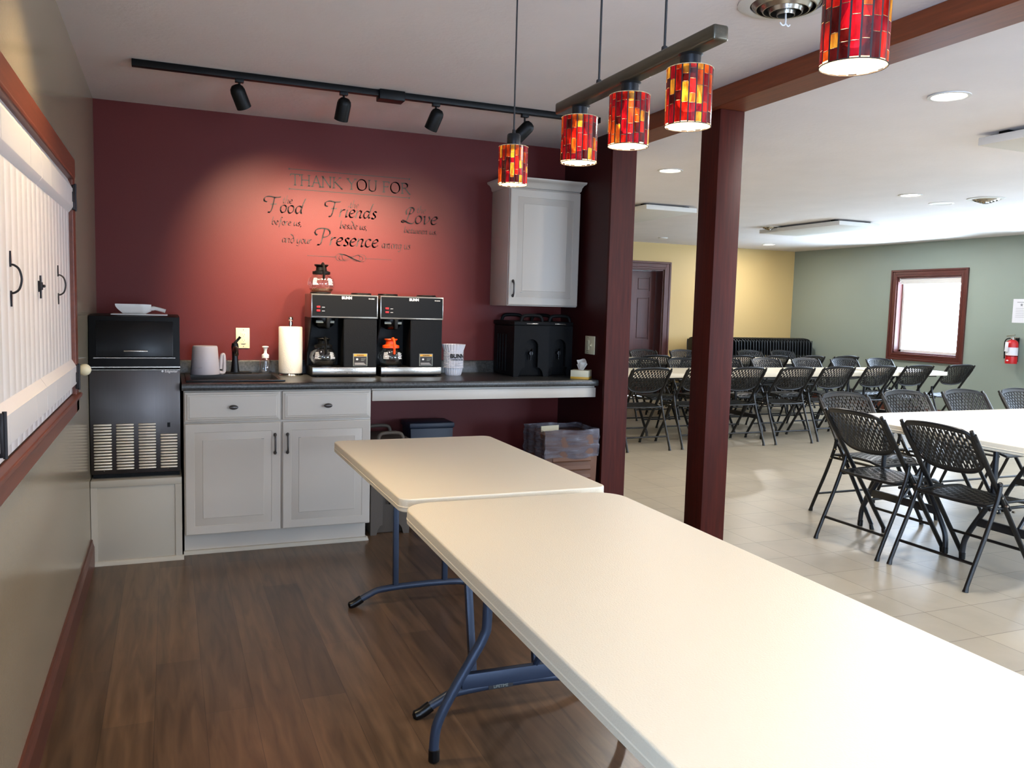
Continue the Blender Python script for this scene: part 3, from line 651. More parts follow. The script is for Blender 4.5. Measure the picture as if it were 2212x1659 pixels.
def coffee_maker(x0, x1, label):
    w = x1-x0; cx_ = (x0+x1)/2; t = thing('coffee_maker', label, 'coffee maker', (cx_, -.19, CZ))
    F = -.125; B = .12; h = w/2
    b = MB(); b.box(-h, h, F, B, .348, .488, .003); b.m('steel'); head = obj('head_housing', b, 'steel', t)
    b = MB(); b.box(-h+.006, h-.006, F-.0015, F+.002, .358, .480); obj('fascia', b, 'charcoal_panel', head)
    T = lambda x, z, y=F-.002: Matrix.Translation((x, y, z)) @ Matrix.Rotation(pi/2, 4, 'X')
    b = MB(); b.text('BUNN', .021, T(.010, .461), .0004, .0012); obj('logo', b, 'white_print', head)
    b = MB(); b.text('VPR SERIES', .0075, T(h-.04, .463), .0003, .0002); b.box(-h+.062, -h+.078, F-.0022, F-.001, .409, .4115); b.box(-h+.062, -h+.078, F-.0022, F-.001, .387, .3895); obj('small_print', b, 'white_print', head)
    for z in (.405, .383): b = MB(); b.box(-h+.030, -h+.052, F-.006, F-.001, z, z+.013, .003); obj('switch', b, 'red_switch', head)
    b = MB(); b.prism([(-.125+.01, .348), (-.10, .29), (.02, .14), (.02, .06), (B, .06), (B, .348)], -h, -h+.006, 'x'); b.box(-h+.19, h-.004, F+.006, B, .058, .348, .003); b.box(-h+.002, -h+.19, .06, B, .058, .348); obj('column', b, 'black_plastic', t)
    b = MB(); b.box(-h+.196, h-.01, F+.004, F+.007, .062, .345); fp = obj('front_cover', b, 'black_shell', t)
    lx = -h+.29; b = MB(); b.m('label_grey').box(lx-.043, lx+.043, F+.0025, F+.0045, .064, .140, .001); b.m('amber_label').box(lx-.038, lx+.038, F+.0015, F+.003, .124, .136)
    b.m('ink').box(lx-.038, lx+.038, F+.0015, F+.003, .068, .121); b.m('white_print').ball((lx-.019, F+.0022, .106), .010, (1.1, .1, .9), 10)
    for k in range(3): b.box(lx-.034, lx+.034-.006*k, F+.001, F+.002, .073+k*.005, .0745+k*.005)
    for k in range(4): b.m('label_grey').box(lx+.004, lx+.022+.004*k, F+.001, F+.002, .096+k*.005, .0975+k*.005)
    b.m('ink').text('WARNING', .009, T(lx, .1265, F+.0012), .0003, .0003); obj('warning_label', b, None, fp)
    fx = -h+.085; b = MB(); b.lathe([(.030, 0), (.055, .018), (.066, .045), (.066, .062), (0, .062)], 32, c=(fx, -.045, .284)); fn = obj('brew_funnel', b, 'black_gloss', t)
    b = MB(); b.box(fx+.002, fx+.022, -.135, -.105, .288, .348, .004); obj('funnel_handle', b, 'black_plastic', fn)
    b = MB(); b.box(fx-.054, fx-.012, -.1085, -.106, .318, .332, .001); b.box(fx+.028, fx+.052, -.1085, -.106, .318, .332, .001); obj('funnel_sticker', b, 'label_grey', fn)
    b = MB(); b.box(-h+.008, h-.008, F+.0, B, .006, .060, .003)
    for sx in (-1, 1):
        for yy_ in (F+.03, B-.03): b.cyl((sx*(h-.04), yy_, 0), (sx*(h-.04), yy_, .008), .012, n=12)
    bs = obj('base', b, 'black_plastic', t)
    b = MB(); b.box(-h+.008, h-.008, F-.004, F+.002, .016, .059, .003); fp2 = obj('base_front', b, 'steel', bs)
    b = MB(); b.lathe([(.062, 0), (.062, .005), (0, .005)], 32, c=(fx, -.042, .060)); obj('warmer_plate', b, 'black_gloss', bs)
    for wx in (-h+.075, h-.075):
        b = MB(); b.lathe([(.058, 0), (.062, .003), (.060, .011), (.050, .012), (0, .010)], 32, c=(wx, .0, .488)); obj('top_warmer', b, 'black_gloss', head)
    return t, cx_, fp2
m1, c1x, fp = coffee_maker(1.140, 1.533, 'left coffee maker of the two, beside the paper towels, carafe on top')
b = MB()
for k, wd_ in enumerate((.19, .14, .26)): 
    for q in range(int(wd_/.008)):
        if random.random() > .2: b.box(-.085+q*.008, -.085+q*.008+random.uniform(.003, .0065), -.1298, -.129, .046-k*.011, .0485-k*.011)
obj('engraved_print', b, 'ink_grey', fp)
m2, c2x, fp = coffee_maker(1.547, 1.942, 'right coffee maker of the two, beside the coffee filters')
carafe((1.140+.085, -.19-.042, CZ+.0655), 'glass carafe with black handle on the warmer of the left coffee maker', 'black_plastic', 'carafe_glass')
carafe((1.547+.088, -.19-.042, CZ+.0655), 'glass carafe with bright orange handle in the right coffee maker', 'orange_plastic', 'carafe_glass')
carafe((1.140+.078, -.19, CZ+.4995), 'glass carafe standing on top of the left coffee maker', 'black_plastic', 'coffee_tint')

# stack of coffee filters: each fluted cup nested in the next, too many to count
t = thing('coffee_filters', 'tall stack of white fluted paper coffee filters by the right coffee maker', 'coffee filters', (2.045, -.22, CZ))
b = MB(); n = 72
flute = lambda amp: (lambda a, z: 1+amp*math.cos(24*a))
b.lathe([(0, 0), (.046, 0), (.050, .006), (.058, .045)], n, cap=False, rad=flute(.03))
for k in range(13):
    z = .045+k*.009; b.lathe([(.058, z), (.0635, z+.004), (.058, z+.009)], n, cap=False, rad=flute(.035))
b.lathe([(.060, .155), (.066, .172), (.073, .196), (.070, .196), (.056, .16), (0, .158)], n, cap=False, rad=flute(.04)); st = obj('filter_stack', b, 'paper_plain', t); st['kind'] = 'stuff'
b = MB()
def on_cyl(mb, body, size, z, r_, bold):
    nb = MB(); nb.text(body, size, Matrix.Identity(4), .0, bold)
    bmesh.ops.triangulate(nb.bm, faces=nb.bm.faces[:])
    for v in nb.bm.verts:
        a = -pi/2+v.co.x/r_+.12; zz = v.co.y+z; v.co = Vector((r_*math.cos(a), r_*math.sin(a), zz))
    mb._merge(nb.bm)
on_cyl(b, 'BUNN', .036, .112, .0665, .0018); on_cyl(b, 'COFFEE FILTERS', .0125, .097, .0665, .0004)
for k in range(3): on_cyl(b, 'l l l l l l l l l', .008, .078-.008*k, .0665, 0)
obj('wrapper_print', b, 'ink', t)

# insulated beverage carriers
def carrier(name, label, loc, w, d, h, m, sc_tap=True):
    t = thing(name, label, 'beverage carrier', loc)
    b = MB(); hw = w/2; F = -d/2
    # front shell with arched recess
    arch = [(-.045, .06), (-.045, h*.60)]+[(-.045*math.cos(a), h*.60+.045*math.sin(a)) for a in [pi*k/10 for k in range(1, 10)]]+[(.045, h*.60), (.045, .06)]
    out_l = [(-hw, .0), (-hw+.035, 0), (-hw+.045, .035), (-.06, .055)]; out_r = [(.06, .055), (hw-.045, .035), (hw-.035, 0), (hw, 0)]
    poly = out_l+arch+out_r+[(hw, h), (-hw, h)]
    b.prism(poly, F, F+.035, 'y'); b.box(-hw, hw, F+.035, d/2, .0, h, .012)
    for yy_ in (-.05, .0, .05, .09):
        if yy_ < d/2-.02: b.box(-hw-.006, -hw+.004, yy_, yy_+.014, .03, h-.06, .003); b.box(hw-.004, hw+.006, yy_, yy_+.014, .03, h-.06, .003)
    obj('shell', b, m, t)
    b = MB(); b.box(-hw-.004, hw+.004, F-.004, d/2+.004, h, h+.028, .008); lid = obj('lid', b, m, t)
    for sy in (F+.012, d/2-.02):
        b = MB(); b.tube([(-.075, sy, h+.018), (-.070, sy, h+.045), (-.052, sy, h+.062), (0, sy, h+.066), (.052, sy, h+.062), (.070, sy, h+.045), (.075, sy, h+.018)], .011, 12, 4); obj('handle', b, m, lid)
    b = MB(); b.box(-.04, .04, F-.006, F+.02, h+.010, h+.016, .002); obj('lid_latch', b, 'steel', lid)
    b = MB(); b.cyl((0, F+.034, h*.46), (0, F+.005, h*.46), .013, n=14); b.cyl((0, F+.012, h*.50), (0, F+.012, h*.33), .009, .007, n=12); b.tube([(0, F+.012, h*.50), (.0, F-.004, h*.54)], .006, 8); obj('spigot', b, 'black_gloss', t)
    return t
carrier('beverage_carrier', 'black insulated beverage carrier on the counter, left of the pair', (2.515, -.20, CZ), .245, .36, .325, 'black_shell')
carrier('beverage_carrier', 'black insulated beverage carrier on the counter, right of the pair, against the side wall', (2.738, -.165, CZ), .185, .32, .325, 'black_shell')
carrier('beverage_carrier', 'taupe insulated beverage carrier standing on the floor beside the white cabinet', (1.585, -.30, 0.0), .235, .34, .545, 'taupe_shell')
t = thing('storage_tote', 'dark blue plastic tote on the floor under the counter', 'tote', (1.90, -.16, 0))
obj('tub', MB().prism([(-.12, 0), (.12, 0), (.14, .60), (-.14, .60)], -.10, .10, 'y', .008), 'navy_box', t)
obj('lid', MB().box(-.148, .148, -.108, .108, .60, .635, .01), 'navy_box', t)

# tissue box
t = thing('tissue_box', 'cream and gold tissue box at the right end of the counter', 'tissue box', (2.795, -.535, CZ), R(-38))
b = MB(); b.m('tissue_box').box(-.057, .057, -.057, .057, .014, .055, .001); b.m('gold_print').box(-.0572, .0572, -.0572, .0572, 0, .015, .001); bx = obj('carton', b, None, t)
b = MB()
def tis(u, v):
    a = (u-.5)*2; w_ = .012+.034*v; return (a*w_+.012*v*math.sin(5*a), .010*math.sin(7*a+2*v)*(.4+v)+.01*v, .052+.072*v-.035*abs(a)**1.5*v+.004*math.sin(9*a))
b.sheet(tis, 24, 10, lambda i, j: True, .0015)
b.sheet(lambda u, v: (lambda p: (p[1]*1.3, p[0]*.8, p[2]-.012*v))(tis(u, v)), 24, 10, lambda i, j: True, .0015); obj('tissue_sheet', b, 'tissue', t)

# ------------------------------------------------------------------ wall cabinet
t = thing('wall_cabinet', 'white wall cabinet with one raised-panel door hung in the corner', 'cabinet', (2.61, -.16, 1.38))
b = MB(); b.box(-.245, .251, -.145, .158, 0, .745, .002); obj('carcass', b, 'white_cabinet', t)
d = obj('door', raised_panel(MB(), -.243, .247, .006, .735, -.166, .055), 'white_cabinet', t)
b = cup_pull(MB(), .055, .165, -.167); o = obj('handle', b, 'pewter', d); o.location = (-.215, 0, 0)
b = MB(); b.box(-.165, -.150, -.1665, -.1655, .085, .087); obj('sticker', b, 'ink_grey', d)
b = MB()
prof = [(0, .745), (.006, .752), (.010, .770), (.022, .786), (.034, .792), (.038, .800), (.038, .806)]
pth = lambda o: [(-.245-o, .158), (-.245-o, -.150-o), (.251+o*.75, -.150-o), (.251+o*.75, .158)]
rings = [pth(o) for o, z in prof]
for k in range(len(prof)-1):
    for q in range(3):
        p0, p1 = rings[k][q], rings[k][q+1]; r0, r1 = rings[k+1][q], rings[k+1][q+1]; za, zb = prof[k][1], prof[k+1][1]
        b.quad((p0[0], p0[1], za), (p1[0], p1[1], za), (r1[0], r1[1], zb), (r0[0], r0[1], zb))
o_ = .038; b.quad((-.245-o_, .158, .806), (-.245-o_, -.150-o_, .806), (.251+o_*.75, -.150-o_, .806), (.251+o_*.75, .158, .806))
bmesh.ops.remove_doubles(b.bm, verts=b.bm.verts[:], dist=1e-5); bmesh.ops.recalc_face_normals(b.bm, faces=b.bm.faces[:])
obj('crown_mould', b, 'white_cabinet', t)

# ------------------------------------------------------------------ waste bin with liner
t = thing('waste_bin', 'brown plastic waste bin with a clear liner under the counter end', 'bin', (2.665, -.545, 0))
b = MB(); b.prism([(-.165, 0), (.165, 0), (.182, .60), (-.182, .60)], -.155, .150, 'y', .006)
bn_ = obj('tub', b, 'brown_plastic', t)
for k in range(7):
    z = .10+.055*k; b = MB(); b.prism([(-.155, z), (-.160, z), (-.163, z+.008), (-.155, z+.03)], -.13, .13, 'x'); obj('moulded_rib', b, 'brown_plastic', bn_)
b = MB()
def bag(u, v):
    a = u*4; s_ = int(a) % 4; f_ = a-int(a); hx, hy = .188+.006*math.sin(u*71), .16+.006*math.sin(u*53)
    c = [(-hx, -hy), (hx, -hy), (hx, hy), (-hx, hy)]; p, q = c[s_], c[(s_+1) % 4]
    wv = .002*math.sin(u*40+v*14)+.0015*math.sin(u*17-v*23); k = 1+wv*6
    return ((p[0]+(q[0]-p[0])*f_)*k, (p[1]+(q[1]-p[1])*f_)*k, .455+.175*v+.008*math.sin(u*31)*(1 if v < .5 else .4))
b.sheet(lambda u, v: bag(min(max(u, 0), .99999), v), 96, 10, lambda i, j: True, .001); obj('liner', b, 'bag_plastic', t)
t = thing('cardboard_scrap', 'folded tan cardboard poking out of the waste bin', 'cardboard', (2.60, -.545, .6025))
obj('flap', MB().box(-.09, .05, -.003, .003, 0, .035, M=Matrix.Rotation(R(14), 4, 'Z')), 'tissue_box', t)

# ------------------------------------------------------------------ folding banquet tables
def rrect(x0, x1, y0, y1, r, n=12):
    pts = []
    for cx_, cy_, a0 in ((x1-r, y1-r, 0), (x0+r, y1-r, pi/2), (x0+r, y0+r, pi), (x1-r, y0+r, 3*pi/2)):
        for k in range(n+1): a = a0+pi/2*k/n; pts.append((cx_+r*math.cos(a), cy_+r*math.sin(a)))
    return pts
def table_top(w, l, r, th=.046, edge='table_edge'):
    """closed blow-moulded top, centred, top face at z=0, built in rings"""
    b = MB(); seq = [(.030, 0), (.005, 0), (.003, -.0005), (.0012, -.0016), (.0003, -.0032), (0, -.005), (0, -.026), (-.0015, -.0275), (-.0015, -.030), (0, -.032), (0, -th+.004), (.004, -th)]
    rings = [[b.bm.verts.new((x, y, z)) for x, y in rrect(-w/2+o, w/2-o, -l/2+o, l/2-o, max(.012, r-o))] for o, z in seq]
    b.m('table_plastic'); b.m(edge); N = len(rings[0])
    for k, (p, q) in enumerate(zip(rings, rings[1:])):
        for i_ in range(N): f = b.bm.faces.new((p[i_], q[i_], q[(i_+1) % N], p[(i_+1) % N])); f.material_index = 0
    b.bm.faces.new(rings[0]).material_index = 0; b.bm.faces.new(rings[-1][::-1]).material_index = 0
    bmesh.ops.recalc_face_normals(b.bm, faces=b.bm.faces[:]); return b
def tee_leg(y, lean, m='table_steel', label=False):
    """two uprights on an arched foot bar"""
    b = MB()
    for x in (-.118, .118): b.box(x-.0125, x+.0125, -.0125, .0125, .075, .70, .004, M=Matrix.Translation((0, y+lean, 0)) @ Matrix(((1, 0, 0, 0), (0, 1, -lean/.7, 0), (0, 0, 1, 0), (0, 0, 0, 1))))
    b.box(-.20, .20, y-.02, y+.02, .665, .695, .003); yb = y+lean
    b.tube([(-.30, yb, .022), (-.24, yb, .052), (-.18, yb, .070), (0, yb, .076), (.18, yb, .070), (.24, yb, .052), (.30, yb, .022)], .015, 10, 4)
    return b, yb
def feet(mb, yb, s):
    mb.tube([(s*.275, yb, .036), (s*.305, yb, .018), (s*.335, yb, .008)], [.019, .018, .008], 10, 3)
    return mb
def wish_leg(y, m):
    """U-bend splayed tube leg with a cross bar"""
    res = []
    for s in (-1, 1):
        b = MB(); b.tube([(s*.165, y, .69), (s*.165, y, .43), (s*.175, y, .37), (s*.215, y, .30), (s*.275, y, .20), (s*.315, y, .12), (s*.325, y, .06), (s*.325, y, .012)], .0155, 12, 4); res.append((b, s))
    return res
# far kitchen table (4 ft)
TZ = .737
t = thing('folding_table', 'short white folding table pushed up to the coffee counter', 'table', (1.0653+.381, -1.441-.61, 0))
obj('tabletop', table_top(.762, 1.219, .045), None, t, loc=(0, 0, TZ), sharp=14)
for y, lean in ((.47, -.02), (-.47, -.16)):
    mb, yb = tee_leg(y, lean); lg = obj('leg', mb, 'table_steel', t)
    for s_ in (-1, 1): obj('foot_cap', feet(MB(), yb, s_), 'black_gloss', lg)
    if y < 0:
        b = MB(); b.box(-.075, .015, yb-.0165, yb-.0145, .066, .084, .001); pl_ = obj('name_plate', b, 'ink', lg)
        b = MB(); b.text('LIFETIME', .014, Matrix.Translation((-.030, yb-.0168, .0705)) @ Matrix.Rotation(pi/2, 4, 'X'), .0003, .0002); b.m('label_grey'); 
        b.mats = ['label_grey']; lt = obj('plate_lettering', b, None, t)
# near kitchen table (6 ft)
ang = -.0193
cB = Vector((1.0494, -2.7109, 0))+Matrix.Rotation(ang, 3, 'Z') @ Vector((.381, -.914, 0))
def long_table(label, loc, rz, r, m, l=1.829, group=None, edge='table_edge'):
    t = thing('folding_table', label, 'table', loc, rz, group)
    obj('tabletop', table_top(.762, l, r, edge=edge), None, t, loc=(0, 0, TZ), sharp=14)
    for s in (-1, 1): obj('rail', MB().box(s*.30-.012, s*.30+.012, -l/2+.12, l/2-.12, .672, .690, .002), m, t)
    for e in (1, -1):
        y = e*(l/2-.24)
        for mb, s in wish_leg(y, m):
            lg = obj('leg', mb, m, t); obj('foot_cap', MB().cyl((s*.325, y, 0), (s*.325, y, .042), .0175, n=14, bev=.004), 'black_gloss', lg)
        b = MB(); b.box(-.245, .245, y-.012, y+.012, .215, .262, .004); b.box(-.18, .18, y-.02, y+.02, .668, .690, .003)
        b.tube([(0, y, .26), (0, y-e*.18, .50), (0, y-e*.33, .672)], .010, 8); obj('cross_brace', b, m, t)
    return t
long_table('long white folding table in the foreground, under the red pendants', cB, ang, .10, 'table_steel')

# ------------------------------------------------------------------ pendants, track, ceiling fittings
def shade(parent, r, z0, z1, seed):
    rnd = random.Random(seed); b = MB(); ncol = 20
    for m_ in GT+['grout_black']: b.m(m_)
    gap = .06
    for c in range(ncol):
        a0, a1 = 2*pi*c/ncol, 2*pi*(c+1)/ncol
        def q(za, zb, aa, ab, m_, dr=0):
            rr = r+dr; vs = [b.bm.verts.new((rr*math.cos(x), rr*math.sin(x), z)) for x, z in ((aa, za), (ab, za), (ab, zb), (aa, zb))]
            f = b.bm.faces.new(vs); f.material_index = b.mats.index(m_)
        q(z0, z1, a0, a0+gap, 'grout_black')
        zz = z0+rnd.uniform(0, .004)
        while zz < z1-.002:
            ht = rnd.uniform(.016, .046); zt = min(z1, zz+ht)
            if z1-zt < .006: zt = z1
            am = (a0+a1)/2
            m_ = rnd.choice(['glass_red', 'glass_red', 'glass_crimson', 'glass_crimson', 'glass_orange', 'glass_amber', 'glass_dark', 'glass_dark'])
            q(zz, zt-.0012, a0+gap, am, m_); q(zz, zt-.0012, am, a1, m_); q(zt-.0012, zt, a0+gap, a1, 'grout_black'); zz = zt
        if zz == z0: pass
    sh_ = obj('lamp_shade', b, None, parent, smooth=False)
    b = MB(); b.lathe([(r-.001, z1-.001), (r+.0012, z1), (r-.003, z1+.002), (.022, z1+.002)], 32, cap=False); obj('top_rim', b, 'cream_ball', sh_)
    b = MB(); b.tube([((r)*math.cos(2*pi*k/36), r*math.sin(2*pi*k/36), z0) for k in range(36)], .0011, 6, closed=True); obj('bottom_rim', b, 'grout_black', sh_)
    b = MB(); b.lathe([(0, .032), (.014, .035), (.025, .048), (.027, .062), (.021, .080), (.013, .098), (.012, .112)], 20, c=(0, 0, z0)); 
    obj('bulb', b, 'bulb_glow', parent)
    return sh_
def lamp_light(x, y, z, e=.9):
    l = light('pendant_bulb_light', 'POINT', (x, y, z), e, WARM, shadow_soft_size=.016); return l
def single_pendant(x, y, z0, r, label, seed):
    t = thing('pendant_lamp', label, 'pendant lamp', (x, y, z0))
    shade(t, r, 0, .122, seed)
    b = MB(); b.lathe([(.021, .122), (.022, .125), (.022, .160), (.019, .164), (.006, .166), (.005, .178)], 24); obj('socket_cup', b, 'dark_bronze', t)
    b = MB(); b.cyl((0, 0, .17), (0, 0, H-z0-.02), .0028, n=8); obj('cord', b, 'cord_black', t)
    b = MB(); b.lathe([(.055, 0), (.055, .014), (.02, .018)], 28, M=Matrix.Translation((0, 0, H-z0)) @ Matrix.Rotation(pi, 4, 'X')); obj('canopy', b, 'dark_bronze', t)
    lamp_light(x, y, z0+.012)
single_pendant(1.43, -2.65, 1.770, .048, 'single red mosaic pendant hanging farthest away, in front of the wall cabinet', 3)
single_pendant(1.43, -4.135, 1.778, .054, 'single red mosaic pendant nearest the camera, at the top edge', 11)
t = thing('pendant_bar_lamp', 'bronze bar fixture carrying three red mosaic shades over the long table', 'pendant lamp', (1.43, -3.385, 1.770))
b = MB(); b.box(-.019, .019, -.38, .38, .153, .186, .006, 3); obj('bar', b, 'bronze', t)
for k, y in enumerate((.255, -.015, -.272)):
    sh_ = None
    piv = bpy.data.objects.new('shade_mount', None)
    b = MB(); b.lathe([(.022, .122), (.0225, .125), (.0225, .149), (.027, .153)], 24, c=(0, y, 0)); sc_ = obj('socket_cup', b, 'dark_bronze', t)
    s_ = shade(t, .050, 0, .122, 20+k*5); s_.location = (0, y, 0)
    for o in t.children:
        if o.name.startswith('bulb') and abs(o.location.y) < 1e-6: o.location = (0, y, 0)
    bpy.data.objects.remove(piv)
    lamp_light(1.43, -3.385+y, 1.782)
for y in (.15, -.165):
    b = MB(); b.cyl((0, y, .186), (0, y, H-1.77-.002), .003, n=8); b.cyl((0, y, .184), (0, y, .200), .008, .007, n=14, bev=.002); obj('rod', b, 'cord_black', t)
b = MB(); b.box(-.03, .03, -.20, .20, H-1.77-.022, H-1.77-.001, .004); obj('canopy', b, 'dark_bronze', t)

t = thing('track_light', 'black ceiling track carrying four spot heads before the red wall', 'track light', (1.44, -.935, H))
obj('rail', MB().box(-1.21, 1.21, -.018, .018, -.032, -.001, .002), 'black_track', t)
obj('feed_box', MB().box(-.066, .066, -.042, .042, -.050, -.001, .004), 'black_track', t)
SPOT = [(.70, (1.05, 0, 1.55)), (1.20, (1.22, 0, 1.45)), (1.683, (1.46, 0, 1.45)), (2.19, (1.60, 0, 1.50))]
TILT = [(.042, .03), (-.01, .02), (-.028, .015), (-.075, .02)]
for (x, aim), (tx, ty) in zip(SPOT, TILT):
    px = x-1.44
    b = MB(); b.box(px-.020, px+.020, -.014, .014, -.048, -.024, .002); b.cyl((px, 0, -.048), (px, 0, -.078), .0055, n=10)
    hd = obj('spot_head', b, 'black_track', t)
    p0 = Vector((px-tx*.35, -.010, -.074)); dirn = Vector((tx, .045, -.088)).normalized()
    if x > 2.1: p0 = Vector((px+.03, -.005, -.085))
    M = Matrix.Translation(p0) @ dirn.to_track_quat('Z', 'Y').to_matrix().to_4x4()
    b = MB(); b.lathe([(0, -.014), (.020, -.010), (.031, .002), (.035, .018), (.035, .100), (.032, .101), (.032, .03), (0, .026)], 28, M=M, cap=False); obj('can', b, 'black_track', hd)
    wp = Vector((1.44, -.935, H))+p0+dirn*.094
    b = MB(); b.lathe([(.020, .060), (.026, .072), (.010, .074), (0, .074)], 20, M=M, cap=False); obj('reflector_lamp', b, 'lamp_lens', hd)
    wp2 = Vector((1.44, -.935, H))+p0+dirn*.104
    light('track_spot_light', 'SPOT', wp2, 78 if x < 2 else 22, (1, .80, .55), aim, spot_size=R(76), spot_blend=1, shadow_soft_size=.022)

def can_light(x, y, label=None, grp=None):
    t = thing('recessed_light', label or 'extra round recessed ceiling light, added out of frame', 'ceiling light', (x, y, H), 0, grp)
    b = MB(); b.lathe([(.082, -.001), (.098, -.002), (.098, -.006), (.082, -.007), (.076, -.002)], 32, cap=False); obj('trim_ring', b, 'white_metal', t)
    b = MB(); b.lathe([(0, -.0035), (.079, -.003)], 32, cap=False); obj('lens', b, 'lamp_lens', t)
    light('recessed_light_lamp', 'AREA', (x, y, H-.012), 19, (1, .95, .90), (x, y, 0), shape='DISK', size=.13)
CL = ['recessed ceiling light nearest the camera, right of the standing post', 'recessed ceiling light seen between the two posts', 'recessed ceiling light beside the round speaker grille',
      'recessed ceiling light close to the corner of yellow and green walls', 'recessed ceiling light in the bright patch near the green wall']
for k, (x, y) in enumerate(CANS): can_light(x, y, CL[k] if k < 5 else 'extra round recessed hall ceiling light, unseen, added to light the hall', 'recessed lights in the hall ceiling')
# unseen kitchen down lights: one grazes left wall and shutters, one is added fill
for x, y in ((.50, -2.60), (2.2, -5.6)):
    t = thing('recessed_light', 'round recessed kitchen ceiling light ' + ('above the white shutters' if x < 1 else 'added unseen behind the camera as fill'), 'ceiling light', (x, y, H))
    b = MB(); b.lathe([(.060, -.001), (.074, -.002), (.074, -.006), (.060, -.007), (.056, -.002)], 32, cap=False); obj('trim_ring', b, 'white_metal', t)
    b = MB(); b.lathe([(0, -.0035), (.058, -.003)], 32, cap=False); obj('lens', b, 'lamp_lens', t)
light('unseen_kitchen_downlight', 'SPOT', (.50, -2.60, H-.02), 50, (1, .78, .46), (.10, -2.52, 1.0), spot_size=R(105), spot_blend=.7, shadow_soft_size=.05)
light('unseen_kitchen_downlight', 'SPOT', (2.2, -5.6, H-.02), 90, (1, .84, .60), (2.1, -5.3, 0), spot_size=R(130), spot_blend=.7, shadow_soft_size=.05)  # unseen lamp added to brighten the kitchen and its tables

def diffuser(x, y, r, label, hook=False):
    t = thing('ceiling_diffuser', label, 'vent', (x, y, H))
    b = MB(); b.lathe([(r, -.001), (r, -.004), (r*.80, -.012), (r*.74, -.008)], 40, cap=False); obj('outer_ring', b, 'white_metal', t)
    b = MB()
    for k in range(4):
        rr = r*(.72-.17*k); b.lathe([(rr, -.006-.006*k), (rr*.88, -.020-.008*k), (rr*.84, -.020-.008*k), (rr*.86, -.006-.004*k)], 40, cap=False)
    obj('cone_rings', b, 'steel', t)
    b = MB(); b.lathe([(r*.76, -.0015), (0, -.0015)], 32, cap=False); obj('throat', b, 'black_plastic', t)
    if hook:
        b = MB(); b.tube([(0, 0, -.03), (0, 0, -.070), (-.012, 0, -.078), (-.024, .0, -.070)], .003, 8, 3); b.tube([(0, 0, -.070), (.012, 0, -.078), (.020, 0, -.072)], .003, 8, 3); obj('hook', b, 'white_plastic', t)
diffuser(2.385, -2.80, .165, 'round chrome ceiling vent with white hook at the top edge', True)
diffuser(7.155, .162, .155, 'round chrome ceiling vent right of the round speaker grille')
diffuser(7.27, 3.21, .13, 'round chrome ceiling vent beside the flat white ceiling panel')
t = thing('ceiling_speaker', 'round flush white speaker grille in the hall ceiling', 'speaker', (7.104, .589, H))
b = MB(); b.lathe([(.108, -.001), (.108, -.005), (.094, -.007), (.090, -.003)], 36, cap=False); obj('bezel', b, 'white_plastic', t); obj('grille', MB().lathe([(0, -.004), (.091, -.0035)], 36, cap=False), 'white_metal', t)
t = thing('smoke_detector', 'small flat round detector on the ceiling above the hall door', 'detector', (7.085, 5.345, H))
obj('cover', MB().lathe([(.07, -.001), (.07, -.012), (.06, -.02), (0, -.022)], 28), 'white_plastic', t)
def panel(x0, x1, y0, y1, label):
    t = thing('ceiling_panel', label, 'ceiling panel', ((x0+x1)/2, (y0+y1)/2, H), 0, 'flat white ceiling panels'); a, c = (x1-x0)/2, (y1-y0)/2
    obj('panel_face', MB().box(-a, a, -c, c, -.068, -.022, .003), 'white_metal', t)
    b = MB(); 
    for sx in (-1, 1):
        for sy in (-1, 1): b.box(sx*a*.8-.03, sx*a*.8+.03, sy*c*.8-.03, sy*c*.8+.03, -.022, -.001)
    obj('standoff', b, 'black_plastic', t)
panel(7.28, 7.87, 2.06, 3.42, 'flat white ceiling panel in the far middle of the hall'); panel(4.79, 5.39, 2.05, 3.40, 'flat white ceiling panel seen between the two posts'); panel(4.78, 5.38, -3.02, -1.65, 'flat white ceiling panel at the right edge')

# ------------------------------------------------------------------ notice and extinguisher on the green wall
t = thing('wall_notice', 'white printed notice taped to the green wall at the right edge', 'notice', (XE, 2.05, 1.50)); t.rotation_euler = (0, 0, -pi/2)
obj('sheet', MB().box(-.115, .115, -.003, -.001, -.15, .15), 'paper_plain', t)
b = MB(); b.box(-.06, .06, -.0036, -.003, .105, .112)
for k in range(6): b.box(-.075, .075, -.0036, -.003, .03-k*.022, .033-k*.022)
b.prism([((.022 if q % 2 == 0 else .010)*math.sin(pi*q/5), .075+(.022 if q % 2 == 0 else .010)*math.cos(pi*q/5)) for q in range(10)], -.0036, -.003, 'y'); obj('printing', b, 'ink_grey', t)
t = thing('fire_extinguisher', 'red fire extinguisher hanging on the green wall at the right edge', 'extinguisher', (XE-.10, 2.06, .835))
b = MB(); b.lathe([(0, 0), (.066, 0), (.068, .01), (.068, .245), (.060, .275), (.036, .297), (.022, .302)], 32, cap=False); cy = obj('cylinder', b, 'extinguisher_red', t)
b = MB(); b.lathe([(.0688, .105), (.0688, .205)], 32, cap=False); obj('label', b, 'paper_plain', cy)
b = MB(); b.lathe([(.0692, .092), (.0692, .100)], 32, cap=False); obj('strap', b, 'black_plastic', cy)
b = MB(); b.prism([(-.02, .04), (0, .05), (.02, .04), (0, .03)], -.072, -.0685, 'y', M=Matrix.Rotation(-pi/2, 4, 'Z')); obj('emblem', b, 'white_print', cy)
b = MB(); b.cyl((0, 0, .298), (0, 0, .335), .016, n=14); b.box(-.01, .01, -.075, .02, .322, .332, .002); b.box(-.01, .01, -.09, .02, .348, .356, .002, M=Matrix.Rotation(R(-10), 4, 'X')); b.ball((-.02, 0, .318), .014, n=12); obj('valve', b, 'steel', t)
